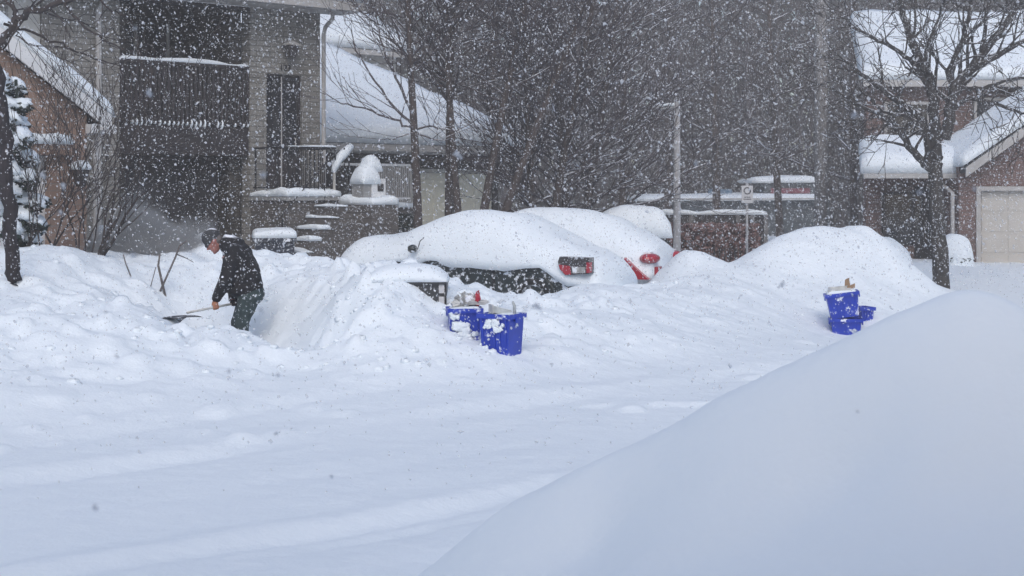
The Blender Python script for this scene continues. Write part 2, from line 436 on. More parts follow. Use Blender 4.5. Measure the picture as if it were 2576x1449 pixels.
def ground_z(x, y):
    x = np.asarray(x, float); y = np.asarray(y, float)
    z = rbf_eval(CPA, WG, x, y)
    a = x * ST[0] + y * ST[1]; q = -x * ST[1] + y * ST[0]
    bank = 1 / (1 + np.exp(-(z - 0.34) * 14))
    warpx = x + .35 * vnoise(x * 1.3, y * 1.3, 21); warpy = y + .35 * vnoise(x * 1.3, y * 1.3, 22)
    calm = .45 + .55 * np.exp(-np.clip(x + 1.0, 0, None) ** 2 / 8.0)
    z = z + bank * calm * (.075 * vnoise(warpx * 1.1, warpy * 1.1, 1) + .050 * vnoise(warpx * 2.7, warpy * 2.7, 2) + .028 * vnoise(x * 6.3, y * 6.3, 3) + .014 * vnoise(x * 13, y * 13, 4))
    # shovelled clods
    cl = np.clip(vnoise(x * 4.1 + 9, y * 4.1, 8) - .38, 0, 1) * bank * calm
    near = np.exp(-(((x + 1.6) / 3.6) ** 2 + ((y - 17.6) / 2.6) ** 2))
    c2 = np.clip(vnoise(x * 8.3 + 2, y * 8.3, 18) - .35, 0, 1) * bank * near
    z = z + cl * (.06 + .22 * near) + c2 * .12
    road = 1 - bank
    z = z + road * (.016 * vnoise(a * .5, q * 1.3, 5) + .007 * vnoise(a * 1.6, q * 3.5, 6) + .006 * vnoise(x * 7, y * 7, 7))
    fade = np.clip((26 - y) / 8, 0, 1)
    for qc, wd, dp in ((10.55, .20, .075), (9.15, .24, .03), (7.62, .15, .075), (7.28, .10, .03), (6.3, .2, .04), (11.9, .2, .03)):
        qq = q - qc - .10 * np.sin(a * .35 + qc) - .05 * vnoise(a * .7, a * 0 + qc, 9)
        z = z - road * fade * dp * np.clip(.35 + 1.1 * vnoise(a * .55 + qc * 3, qc + 0 * a, 11), 0, 1.2) * np.exp(-(qq / wd) ** 2) + road * fade * dp * .35 * np.exp(-((qq - 2 * wd) / wd) ** 2)
    lump = np.clip(vnoise(x * 2.6 + 4, y * 2.6, 13) - .62, 0, 1)
    z = z + road * lump * .16 * (vnoise(x * .4, y * .4, 14) > -.1)
    return z
def gz(x, y): return float(ground_z(np.array([x]), np.array([y]))[0])

def axis(segs):
    out = [segs[0][0]]
    for a, b, st in segs:
        n = max(1, int(round((b - a) / st)))
        out += [a + (b - a) * (i + 1) / n for i in range(n)]
    return np.array(out)
gx = axis([(-120, -30, 10), (-30, -10, 1.0), (-10, -6.5, .16), (-6.5, 7.5, .055), (7.5, 12, .14), (12, 30, 1.0), (30, 120, 10)])
gy = axis([(-30, 2, 4), (2, 6.5, .4), (6.5, 14, .08), (14, 23, .055), (23, 29, .10), (29, 36, .4), (36, 60, 3), (60, 130, 10)])
XX, YY = np.meshgrid(gx, gy)
ZZ = ground_z(XX.ravel(), YY.ravel())
GV = np.stack([XX.ravel(), YY.ravel(), ZZ], 1)
nx, ny = len(gx), len(gy)
ii = np.arange(nx - 1)[None, :] + nx * np.arange(ny - 1)[:, None]
GF = np.stack([ii, ii + 1, ii + nx + 1, ii + nx], -1).reshape(-1, 4)
fc = GV[GF].mean(1)
# the carriageway ends along the foot of the far bank
edge = np.interp(fc[:, 0], [-120, -14, -4.4, -1.2, .6, 2.6, 5.2, 12, 120], [-92, 4, 12.7, 15.2, 16.4, 18.0, 21.8, 25.5, 122])
is_road = fc[:, 1] < edge

def np_mesh(name, V, Fq, m, smooth=True):
    used = np.unique(Fq); remap = np.zeros(len(V), np.int64); remap[used] = np.arange(len(used))
    V = V[used]; Fq = remap[Fq]; k = Fq.shape[1]
    me = bpy.data.meshes.new(name)
    me.vertices.add(len(V)); me.vertices.foreach_set('co', V.astype(np.float32).ravel())
    me.loops.add(Fq.size); me.loops.foreach_set('vertex_index', Fq.astype(np.int32).ravel())
    me.polygons.add(len(Fq)); me.polygons.foreach_set('loop_start', np.arange(len(Fq), dtype=np.int32) * k)
    me.polygons.foreach_set('loop_total', np.full(len(Fq), k, np.int32))
    if smooth: me.polygons.foreach_set('use_smooth', np.ones(len(Fq), bool))
    me.materials.append(m); me.update(calc_edges=True)
    o = bpy.data.objects.new(name, me); S.collection.objects.link(o)
    return o
tag(np_mesh('road', GV, GF[is_road], SNOW), 'snow covered road with faint tyre tracks', 'road', kind='structure')
tag(np_mesh('snow_ground', GV, GF[~is_road], SNOW), 'deep shovelled snow over the front yards', 'snow', kind='structure')

# foreground bank
FB = []
for px, py, Y in ((3200, 1100, 6.8), (2900, 950, 6.7), (2700, 850, 6.6), (2576, 786, 6.55), (2520, 752, 6.5), (2470, 738, 6.5), (2430, 735, 6.5), (2380, 745, 6.5), (2300, 776, 6.5), (2200, 821, 6.5), (2095, 871, 6.55), (1980, 926, 6.6), (1860, 986, 6.7), (1760, 1040, 6.8), (1640, 1113, 6.95), (1500, 1176, 7.15), (1360, 1232, 7.4), (1250, 1290, 7.5), (1180, 1370, 7.4),
                  (2400, 1100, 5.75), (2400, 1449, 5.0), (2800, 1200, 5.6), (2800, 1500, 4.9), (1800, 1300, 6.05), (1800, 1449, 5.7), (2100, 1200, 5.95), (2100, 1449, 5.3), (1500, 1380, 6.6), (1400, 1449, 6.5)):
    p = P(px, py, Y); FB.append((p.x, p.y, p.z))
FB += [(1.9, 7.4, .9), (2.6, 7.5, .9), (1.2, 7.7, .55), (3.3, 7.5, .7), (.5, 8.7, .16), (1.4, 8.6, .12), (2.5, 8.3, .1), (3.5, 8.3, .1), (-.2, 8.5, .10), (-.6, 8.0, .09), (-.55, 7.2, .14), (-.6, 6.4, .18), (-1.2, 7.5, 0), (-1.2, 6, 0), (-1, 9, 0), (1, 9.2, 0), (4, 9.2, 0), (5.5, 8, .1), (6.5, 6, .1), (0, 5.4, .45), (0, 4.2, .3), (1.2, 4.2, .6), (2.4, 4.2, .75), (3.8, 4.2, .5), (5, 4.5, .2), (0, 3.2, 0), (2, 3, .2), (4, 3, .1), (-1.2, 4, 0), (6.5, 3.5, 0)]
FBA = np.array(FB); WF = rbf_fit(FBA, c=.15, lam=.02)
fx = axis([(-1.4, 6.6, .05)]); fy = axis([(3.0, 9.4, .05)])
FX, FY = np.meshgrid(fx, fy)
x, y = FX.ravel(), FY.ravel()
fz = rbf_eval(FBA, WF, x, y) + .035 * vnoise(x * 1.1, y * 1.1, 31) + .014 * vnoise(x * 2.9, y * 2.9, 32) + .004 * vnoise(x * 9, y * 9, 33)
rim = np.minimum.reduce([x + 1.4, 6.6 - x, y - 3.0, 9.4 - y])
fz = np.where(rim < .5, fz - (.5 - rim) * 1.2, fz)
nxx, nyy = len(fx), len(fy)
ii = np.arange(nxx - 1)[None, :] + nxx * np.arange(nyy - 1)[:, None]
tag(np_mesh('snowbank', np.stack([x, y, fz], 1), np.stack([ii, ii + 1, ii + nxx + 1, ii + nxx], -1).reshape(-1, 4), SNOWF), 'smooth tall snowbank on the near side of the road', 'snowbank', kind='structure')

# broken lumps left lying by the shovelling
gcl = np.random.default_rng(17); VV, FF_ = [], []
n = 0
while n < 380:
    if gcl.random() < .6: x_, y_ = gcl.normal(-1.9, 1.5), gcl.normal(17.1, 1.0)
    else: x_, y_ = gcl.uniform(-7.5, 6), gcl.uniform(12, 24)
    z_ = gz(x_, y_)
    if z_ < .30 or (-3.9 < x_ < -2.2 and 17.2 < y_ < 18.6): n += .02; continue
    r_ = float(np.exp(gcl.uniform(np.log(.012), np.log(.055))))
    th_ = np.linspace(0, math.pi, 5); ph_ = np.arange(7) * 2 * math.pi / 7
    b0 = len(VV)
    for t_ in th_:
        for p_ in ph_:
            k_ = r_ * gcl.uniform(.65, 1.25)
            VV.append((x_ + k_ * math.sin(t_) * math.cos(p_) * 1.2, y_ + k_ * math.sin(t_) * math.sin(p_), z_ + k_ * .7 * math.cos(t_) - r_ * .1))
    for i in range(4):
        for j in range(7): FF_.append((b0 + i * 7 + j, b0 + (i + 1) * 7 + j, b0 + (i + 1) * 7 + (j + 1) % 7, b0 + i * 7 + (j + 1) % 7))
    n += 1
tag(mesh_obj('snow_clods', VV, FF_, SNOW, None, True), 'broken lumps of shovelled snow lying on the banks', 'snow', kind='stuff')

# ------------------------------------------------------------------ house with the balcony (left of centre)
def ab(cx, cy, x, y):  # local street frame -> world
    return Vector((cx + ST[0] * x - ST[1] * y, cy + ST[1] * x + ST[0] * y, 0))
HA = (-4.3, 28.0)
house = thing('brick_house', 'grey brick house with a dark slatted balcony and number 123 over its front door', 'house', (HA[0], HA[1], 0), ROT)
m = MB()
m.box(-6.6, -5.35, 0, .3, 0, 5.6).box(-4.77, -3.36, 0, .3, 0, 5.6).box(-5.35, -4.77, 0, .3, 0, 3.3).box(-.73, -.38, 0, .3, 0, 5.6).box(.414, .826, 0, .3, 0, 5.6).box(-.38, .414, 0, .3, 4.39, 5.6).box(-.38, .414, 0, .3, 0, 2.12)
m.box(.526, .826, .3, 9, 0, 5.6).box(-6.6, -6.3, .3, 9, 0, 5.6)
m.build('wall', BR_GREY, house)
MB().box(-5.34, -4.78, .05, .28, 3.31, 5.58).build('siding', SIDING, house)
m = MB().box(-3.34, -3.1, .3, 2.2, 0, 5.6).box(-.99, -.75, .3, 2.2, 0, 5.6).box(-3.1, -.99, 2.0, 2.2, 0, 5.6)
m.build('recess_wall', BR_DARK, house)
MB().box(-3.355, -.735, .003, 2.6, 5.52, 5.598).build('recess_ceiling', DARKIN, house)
m = MB().box(-3.33, -.74, .05, 2.0, 2.85, 3.36); m.build('balcony_floor', BROWN, house)
r = MB().box(-3.35, -.74, .02, .10, 4.44, 4.50).box(-3.35, -.74, .02, .10, 3.40, 3.46).build('balcony_railing', BROWN, house)
m = MB()
for i in range(29):
    xx = -3.31 + i * .09; m.box(xx, xx + .055, .04, .07, 3.44, 4.44)
m.build('slats', BROWN, r)
MB().pad((-3.35, .01, 4.50), (-.74, .01, 4.50), (-.74, .11, 4.50), (-3.35, .11, 4.50), .055, 40, 4, .6).build('snow_cap', SNOW, r, True)
m = MB()
for i in range(29):
    xx = -3.31 + i * .09
    if random.random() < .75: m.ell((xx + .027, .05, 3.41), (.028, .05, random.uniform(.03, .09)), 6, 5)
tag(m.build('snow_crumbs', SNOW, r, True), kind='stuff')
MB().box(-2.7, -1.4, 1.93, 1.99, 3.37, 5.35).build('patio_door', GLASS, house)
MB().box(-2.76, -2.70, 1.9, 1.99, 3.37, 5.4).box(-1.4, -1.34, 1.9, 1.99, 3.37, 5.4).box(-2.08, -2.02, 1.9, 1.99, 3.37, 5.35).build('patio_door_frame', SOFFIT, house)
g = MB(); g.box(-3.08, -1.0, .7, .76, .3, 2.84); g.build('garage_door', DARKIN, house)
m = MB()
for k in range(5): m.box(-3.08, -1.0, .685, .70, .55 + k * .5, .58 + k * .5)
m.build('garage_door_rail', BROWN, house)
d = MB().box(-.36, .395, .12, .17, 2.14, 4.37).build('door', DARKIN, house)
MB().box(-.30, .335, .095, .12, 2.9, 4.3).build('glass_pane', GLASS, d)
MB().box(-.3, .335, .10, .115, 2.2, 2.8).build('lower_panel', BROWN, d)
MB().tube([(.30, .09, 3.05), (.30, .05, 3.05), (.30, .05, 3.2), (.30, .09, 3.2)], .012, 6).build('handle', SOFFIT, d)
MB().box(-.38, -.345, .06, .16, 2.13, 4.39).box(.38, .414, .06, .16, 2.13, 4.39).box(-.345, .38, .06, .16, 4.355, 4.39).build('door_frame', BROWN, house)
MB().box(.0, .022, .085, .10, 2.14, 4.36).build('door_stile', SOFFIT, house)
# eave, gutter, roof
rf = MB().hexa([(-7, -.62, 5.66), (1.32, -.62, 5.66), (1.32, 6, 8.2), (-7, 6, 8.2)], [(-7, -.62, 5.78), (1.32, -.62, 5.78), (1.32, 6, 8.32), (-7, 6, 8.32)]).build('roof', SHINGLE, house)
MB().pad((-7.1, -.70, 5.78), (1.42, -.70, 5.78), (1.42, 6.0, 8.32), (-7.1, 6.0, 8.32), .42, 40, 14, .1, 7).build('snow_cover', SNOW, rf, True)
MB().box(-7, 1.30, -.6, .0, 5.60, 5.655).build('soffit', SOFFIT, house)
MB().box(-7, 1.34, -.74, -.625, 5.61, 5.77).build('gutter', SOFFIT, house)
MB().tube([(.885, -.34, 5.60), (.885, -.33, 5.48), (.88, -.10, 5.34), (.875, -.05, 5.2), (.875, -.05, .6)], .042, 8).build('downspout', SOFFIT, house)
MB().tube([(-3.78, -.66, 5.60), (-3.78, -.35, 5.45), (-3.78, -.06, 5.3), (-3.78, -.06, .6)], .05, 8).build('downspout', SOFFIT, house)
# wall lantern over the door
lp = MB().tube([(.06, 0, 4.98), (.06, -.12, 4.99), (.06, -.16, 4.86)], .014, 6).tube([(.06, -.005, 4.72), (.06, -.005, 4.98)], .035, 8).build('wall_lantern', BLACKM, house)
MB().hexa([(.0, -.22, 4.70), (.12, -.22, 4.70), (.12, -.10, 4.70), (.0, -.10, 4.70)], [(-.05, -.27, 4.93), (.17, -.27, 4.93), (.17, -.05, 4.93), (-.05, -.05, 4.93)]).build('glass', DARKL, lp)
MB().hexa([(-.10, -.30, 4.93), (.22, -.30, 4.93), (.22, -.02, 4.93), (-.10, -.02, 4.93)], [(.03, -.19, 5.02), (.09, -.19, 5.02), (.09, -.13, 5.02), (.03, -.13, 5.02)]).build('cap', SOFFIT, lp)
fcu = bpy.data.curves.new('house_number', 'FONT'); fcu.body = '123'; fcu.size = .17; fcu.extrude = .008; fcu.materials.append(BLACKM)
fo = bpy.data.objects.new('number_text', fcu); S.collection.objects.link(fo)
bpy.context.view_layer.update()
nm = bpy.data.meshes.new_from_object(fo.evaluated_get(bpy.context.evaluated_depsgraph_get()))
bpy.data.objects.remove(fo)
fo = bpy.data.objects.new('house_number', nm); S.collection.objects.link(fo); fo.parent = house
fo.location = (-.10, -.012, 4.46); fo.rotation_euler = (R(90), 0, 0)

# porch with steps and railings
porch = thing('porch', 'raised brick porch with black railings and snowy steps before the front door', 'porch', (HA[0], HA[1], 0), ROT)
MB().box(-.73, .36, -1.22, -.004, 0, 2.02).build('brick_base', BR_STEP, porch)
MB().box(-.77, .40, -1.27, -.006, 2.025, 2.10).build('slab', CONC, porch)
MB().pad((-.78, -1.29, 2.10), (.42, -1.29, 2.10), (.42, -.02, 2.10), (-.78, -.02, 2.10), .12, 30, 12, .7, 9).build('snow_cover', SNOW, porch, True)
rl = MB().tube([(-.69, -.05, 2.98), (-.69, -1.2, 2.98), (.33, -1.2, 2.98), (.33, -.05, 2.98)], .022, 6).tube([(-.69, -.05, 2.26), (-.69, -1.2, 2.26), (.33, -1.2, 2.26), (.33, -.05, 2.26)], .014, 6).build('railing', BLACKM, porch)
for i in range(12):
    xx = -.69 + i * (1.02 / 11); MB().tube([(xx, -1.2, 2.08), (xx, -1.2, 2.98)], .018 if i % 11 == 0 else .010, 5).build('baluster', BLACKM, rl)
for i in range(1, 9):
    yy = -1.2 + i * .13; MB().tube([(.33, yy, 2.08), (.33, yy, 2.98)], .009, 5).build('baluster', BLACKM, rl)
for yy in (-.85, -.5, -.12):
    MB().tube([(-.69, yy, 2.08), (-.69, yy, 2.98)], .016, 5).build('baluster', BLACKM, rl)
MB().pad((-.7, -1.225, 3.0), (.35, -1.225, 3.0), (.35, -1.175, 3.0), (-.7, -1.175, 3.0), .03, 24, 4, .6).build('snow_cap', SNOW, rl, True)
for k in range(6):
    xa = .05 - .19 * k; zt = 1.92 - .2 * k
    st = MB().box(xa - .22, .36, -1.98, -1.28, 0 if k == 5 else zt - .2, zt).build('step', BR_STEP, porch)
    MB().pad((xa - .24, -2.0, zt), (xa + .01, -2.0, zt), (xa + .02, -1.28, zt), (xa - .25, -1.28, zt), .06, 10, 10, .8, 7).build('snow_cover', SNOW, st, True)
MB().box(.365, .95, -2.3, -1.25, 0, 1.95).build('stair_wall', BR_STEP, porch)
MB().pad((.36, -2.32, 1.95), (.97, -2.32, 1.95), (.97, -1.24, 1.95), (.36, -1.24, 1.95), .16, 10, 10, .35).build('stair_wall_snow', SNOW, porch, True)
hr = MB().tube([(.30, -1.26, 2.92), (-.85, -1.26, 1.80), (-.95, -1.26, 1.70)], .018, 6).tube([(-.85, -1.26, .9), (-.85, -1.26, 1.8)], .016, 6).tube([(.05, -1.26, 1.9), (.05, -1.26, 2.68)], .014, 6).build('stair_handrail', BLACKM, porch)
def hl(px, py, Y):
    p = P(px, py, Y); dx, dy = p.x - HA[0], p.y - HA[1]
    return Vector((dx * ST[0] + dy * ST[1], -dx * ST[1] + dy * ST[0], p.z))
m = MB().tube([hl(838, 432, 27.3), hl(850, 402, 27.4), hl(866, 385, 27.5), hl(884, 366, 27.6)], [.05, .085, .09, .06], 8).build('snowy_handrail', SNOW, porch, True)
MB().tube([hl(841, 488, 27.3), hl(841, 430, 27.3)], .028, 6).build('handrail_post', SIDING, porch)
MB().tube([hl(866, 470, 27.5), hl(866, 372, 27.45)], .014, 6).build('handrail_post', BLACKM, porch)
MB().tube([hl(878, 470, 27.6), hl(878, 362, 27.55)], .014, 6).build('handrail_post', BLACKM, porch)

# the snow-heaped box on the stair wall
bw = ab(HA[0], HA[1], .68, -1.75); bw.z = 2.0
bx = thing('snow_heaped_box', 'white box with small dark window under tall snow heap beside the steps', 'letter box', bw, ROT)
MB().box(-.24, .18, -.18, .18, .0, .34).build('box_body', CONC, bx)
MB().box(-.07, .24, -.20, .20, .09, .42).build('white_cabinet', WHITE, bx)
MB().box(.06, .19, -.215, -.20, .19, .33).build('window_pane', DARKL, bx)
m = MB().pad((-.27, -.22, .32), (.14, -.22, .32), (.14, .22, .32), (-.27, .22, .32), .36, 12, 10, .12, 2.6).pad((-.10, -.16, .55), (.22, -.16, .55), (.22, .2, .55), (-.10, .2, .55), .30, 12, 10, .12, 2.4)
m.build('snow_heap', SNOW, bx, True)
MB().ell((.20, -.02, -.08), (.16, .2, .13), 12, 8, .08).build('snow_lump', SNOW, bx, True)

# navy storage bin with snow on its lid, by the garage
bw = P(690, 640, 25.4); bw.z = .55
nb = thing('storage_bin', 'dark navy lidded bin with snow on top standing left of the porch steps', 'bin', bw, R(12))
MB().hexa([(-.28, -.22, 0), (.28, -.22, 0), (.28, .22, 0), (-.28, .22, 0)], [(-.33, -.26, .78), (.33, -.26, .78), (.33, .26, .78), (-.33, .26, .78)]).build('bin_body', NAVY, nb)
MB().box(-.36, .36, -.29, .29, .785, .85).build('lid', NAVY, nb)
MB().box(-.22, -.06, -.272, -.262, .42, .62).build('pale_panel', SHED, nb)
MB().pad((-.37, -.30, .85), (.37, -.30, .85), (.37, .30, .85), (-.37, .30, .85), .16, 12, 8, .25).build('snow_cover', SNOW, nb, True)

# ------------------------------------------------------------------ bungalow with the cream garage door
HB = (0.3, 35.0)
bung = thing('bungalow', 'low house with a broad snowy roof and a cream garage door behind the bare trees', 'house', (HB[0], HB[1], 0), ROT)
m = MB().box(-2.95, -.35, .55, .8, 2.62, 3.2).box(-.5, -.35, .55, .8, 0, 2.62).box(-9, -2.95, .55, .8, 0, 3.2).box(-.6, -.35, .8, 8, 0, 3.2)
m.build('wall', BR_DARK, bung)
gd = MB().box(-2.95, -.5, .62, .68, .3, 2.61).build('garage_door', CREAM, bung)
m = MB()
for k in range(4):
    for c in range(4): m.box(-2.87 + c * .6, -2.36 + c * .6, .605, .62, .42 + k * .54, .84 + k * .54)
m.build('raised_panel', CREAM, gd)
MB().box(-3.03, -2.955, .50, .56, .3, 2.7).box(-2.955, -.5, .50, .56, 2.615, 2.7).build('door_trim', SIDING, bung)
rf = MB().hexa([(-10, 0, 3.10), (0, 0, 3.10), (0, 8.6, 6.0), (-10, 8.6, 6.0)], [(-10, 0, 3.22), (0, 0, 3.22), (0, 8.6, 6.12), (-10, 8.6, 6.12)]).build('roof', SHINGLE, bung)
MB().pad((-10, -.12, 3.22), (.12, -.12, 3.22), (.12, 8.7, 6.14), (-10, 8.7, 6.14), .36, 40, 20, .12, 12).build('snow_cover', SNOW, rf, True)
MB().box(-10, 0, -.10, .0, 3.06, 3.21).build('gutter', SOFFIT, bung)
MB().box(-10, 0, .0, .55, 3.02, 3.08).build('soffit', SOFFIT, bung)
MB().box(-6.2, -4.6, .5, .56, 1.3, 2.5).build('window', GLASS, bung)
wl = MB().box(-6.3, -4.0, -.9, -.7, 0, 1.85).build('porch_wall', BR_STEP, bung)
MB().pad((-6.3, -.95, 1.85), (-4.0, -.95, 1.85), (-4.0, -.65, 1.85), (-6.3, -.65, 1.85), .09, 16, 5, .3).build('snow_cap', SNOW, wl, True)
r2 = MB().box(-6.2, -4.05, -.82, -.78, 2.72, 2.77).box(-6.2, -4.05, -.82, -.78, 2.02, 2.06).build('porch_railing', WHITE, bung)
for i in range(20):
    xx = -5.1 + i * .055; MB().box(xx, xx + .026, -.815, -.785, 1.9, 2.74).build('baluster', SOFFIT, r2)

# two-storey house beyond it
hc = P(870, 480, 52); hc.z = 0
back = thing('two_storey_house', 'pale two storey house with a snowy roof just above the bungalow roof', 'house', hc, ROT)
MB().box(-9, 2.2, 0, .4, 0, 7.0).box(1.8, 2.2, .4, 9, 0, 7.0).build('wall', SIDING, back)
rf = MB().hexa([(-9.5, -.5, 7.0), (2.7, -.5, 7.0), (2.7, 5, 9.6), (-9.5, 5, 9.6)], [(-9.5, -.5, 7.15), (2.7, -.5, 7.15), (2.7, 5, 9.75), (-9.5, 5, 9.75)]).build('roof', SHINGLE, back)
MB().pad((-9.5, -.6, 7.15), (2.8, -.6, 7.15), (2.8, 5, 9.75), (-9.5, 5, 9.75), .45, 30, 10, .08, 7).build('snow_cover', SNOW, rf, True)
MB().box(-9.5, 2.7, -.62, -.5, 6.95, 7.12).build('gutter', SOFFIT, back)
for xx in (-2.4, -.2):
    wn = MB().box(xx, xx + 1.1, -.05, -.01, 5.3, 6.6).build('window', GLASS, back)
    MB().box(xx - .08, xx, -.07, -.01, 5.2, 6.7).box(xx + 1.1, xx + 1.18, -.07, -.01, 5.2, 6.7).box(xx, xx + 1.1, -.07, -.01, 6.6, 6.7).box(xx, xx + 1.1, -.07, -.01, 5.2, 5.3).build('frame', WHITE, wn)

# ------------------------------------------------------------------ orange brick house at the left edge
HE = (-6.15, 21.5)
orange = thing('brick_house', 'orange brick house with steep snowy gable and white garage door, at left edge', 'house', (HE[0], HE[1], 0), ROT)
SL = .70
m = MB()
m.prism([(0, 0, 0), (-.56, 0, 0), (-.56, 0, 2.7), (-3.2, 0, 2.7), (-3.2, 0, 3.30 + SL * 3.2), (0, 0, 3.30)], (0, .3, 0))
m.box(-.25, 0, .3, 7, 0, 3.2)
m.build('wall', BR_ORANGE, orange)
gd = MB().box(-3.2, -.56, .16, .2, .3, 2.7).build('garage_door', WHITE, orange)
m = MB()
for k in range(4):
    for c in range(4): m.box(-1.1 - c * .6, -.64 - c * .6, .145, .16, .42 + k * .56, .86 + k * .56)
m.build('raised_panel', WHITE, gd)
lg = MB().box(-3.3, -.28, -.12, -.003, 2.71, 2.86).build('brick_lintel', BR_ORANGE, orange)
MB().pad((-3.3, -.16, 2.86), (-.26, -.16, 2.86), (-.26, 0, 2.86), (-3.3, 0, 2.86), .15, 24, 5, .3).build('snow_cap', SNOW, lg, True)
def rk(x): return 3.54 - SL * x
rf = MB().prism([(.30, -.14, rk(.30) - .02), (-3.6, -.14, rk(-3.6) - .02), (-3.6, -.14, rk(-3.6) - .16), (.30, -.14, rk(.30) - .16)], (0, 7.1, 0)).build('roof', SHINGLE, orange)
MB().pad((.36, -.20, rk(.36) - .02), (.36, 7.0, rk(.36) - .02), (-3.6, 7.0, rk(-3.6) - .02), (-3.6, -.20, rk(-3.6) - .02), .27, 24, 24, .08, 9).build('snow_cover', SNOW, rf, True)
MB().prism([(.30, -.18, rk(.30) - .03), (-3.6, -.18, rk(-3.6) - .03), (-3.6, -.18, rk(-3.6) - .27), (.30, -.18, rk(.30) - .27)], (0, .036, 0)).build('fascia', WHITE, orange)
MB().box(-.02, .38, -.175, 7, rk(.3) - .30, rk(.3) - .17).build('gutter', WHITE, orange)
MB().tube([(.12, -.2, 3.1), (.12, -.04, 2.95), (.12, -.04, .6)], .04, 8).build('downspout', SOFFIT, orange)
lp = MB().tube([(-.17, 0, 2.55), (-.17, -.14, 2.6), (-.17, -.16, 2.5)], .014, 6).build('wall_lantern', BLACKM, orange)
MB().hexa([(-.22, -.21, 2.26), (-.12, -.21, 2.26), (-.12, -.11, 2.26), (-.22, -.11, 2.26)], [(-.26, -.25, 2.5), (-.08, -.25, 2.5), (-.08, -.07, 2.5), (-.26, -.07, 2.5)]).build('glass', DARKL, lp)
MB().pad((-.29, -.28, 2.505), (-.05, -.28, 2.505), (-.05, -.04, 2.505), (-.29, -.04, 2.505), .13, 8, 8, .1, 2.4).build('snow_cap', SNOW, lp, True)

# ------------------------------------------------------------------ house on the right
def XW(px, Y): return (px - 1288) / F * Y
rh = thing('brick_house', 'red brick house with a garage gable and layered snowy roofs on the right', 'house', (10, 36, 0), 0)
L = lambda X, Y, Z: (X - 10, Y - 36, Z)
m = MB()
m.box(XW(2178, 36) - 10, XW(2400, 36) - 10, 0, .3, 0, 2.55)          # recessed front
m.box(XW(2180, 38) - 10, 9, 2.0, 2.3, 0, 5.0)                         # upper storey
m.build('wall', BR_RED, rh)
m = MB()
x0 = XW(2412, 34.3); e0 = 2.85; sl = .70
xr = x0 + 3.6
dl = XW(2466, 34.3)
m.prism([L(x0, 34.3, 0), L(dl, 34.3, 0), L(dl, 34.3, 2.2), L(x0 + 6.6, 34.3, 2.2), L(x0 + 6.6, 34.3, e0 + .5), L(xr, 34.3, e0 + sl * 3.4), L(x0, 34.3, e0 - .05)], (0, .3, 0))
m.box(x0 - 10, x0 + .3 - 10, -1.4, 1.9, 0, 2.5)
m.build('garage_wall', BR_RED, rh)
gd = MB().box(dl - 10, dl - 5.2, -1.56, -1.5, .2, 2.2).build('garage_door', BEIGE, rh)
m = MB()
for k in range(4):
    for c in range(7): m.box(dl - 9.93 + c * .62, dl - 9.40 + c * .62, -1.575, -1.56, .30 + k * .48, .70 + k * .48)
m.build('raised_panel', BEIGE, gd)
MB().box(dl - 10.1, dl - 10.003, -1.74, -1.68, .2, 2.3).box(dl - 10.003, dl - 5.2, -1.74, -1.68, 2.203, 2.3).build('door_trim', SOFFIT, rh)
# garage roof, left slope
xe = XW(2425, 34); ze = 2.75
rf = MB().prism([L(xe, 33.9, ze), L(xe + 4.0, 33.9, ze + sl * 4), L(xe + 4.0, 33.9, ze + sl * 4 - .14), L(xe, 33.9, ze - .14)], (0, 3.9, 0))
rf.prism([L(xe + 4.0, 33.9, ze + sl * 4), L(xe + 8.0, 33.9, ze), L(xe + 8.0, 33.9, ze - .14), L(xe + 4.0, 33.9, ze + sl * 4 - .14)], (0, 3.9, 0))
rf = rf.build('garage_roof', SHINGLE, rh)
MB().pad(L(xe - .1, 37.8, ze), L(xe - .1, 33.8, ze), L(xe + 4, 33.8, ze + sl * 4), L(xe + 4, 37.8, ze + sl * 4), .30, 16, 20, .08, 8).build('snow_cover', SNOW, rf, True)
MB().prism([L(xe, 33.84, ze - .02), L(xe + 4, 33.84, ze + sl * 4 - .02), L(xe + 4, 33.84, ze + sl * 4 - .24), L(xe, 33.84, ze - .24)], (0, .055, 0)).build('fascia', SOFFIT, rh)
# porch roof
xa, xb = XW(2160, 35), XW(2452, 34.6)
rf = MB().hexa([L(xa, 34.6, 2.52), L(xb, 34.6, 2.52), L(xb - .3, 37.0, 3.15), L(xa + .5, 37.0, 3.15)], [L(xa, 34.6, 2.60), L(xb, 34.6, 2.60), L(xb - .3, 37.0, 3.23), L(xa + .5, 37.0, 3.23)]).build('porch_roof', SHINGLE, rh)
MB().pad(L(xa - .08, 34.5, 2.60), L(xb + .03, 34.5, 2.60), L(xb - .3, 37.0, 3.22), L(xa + .46, 37.0, 3.22), .44, 24, 12, .07, 6).build('snow_cover', SNOW, rf, True)
MB().box(xa - 10, xb - 10, -1.52, -1.402, 2.49, 2.60).build('gutter', SOFFIT, rh)
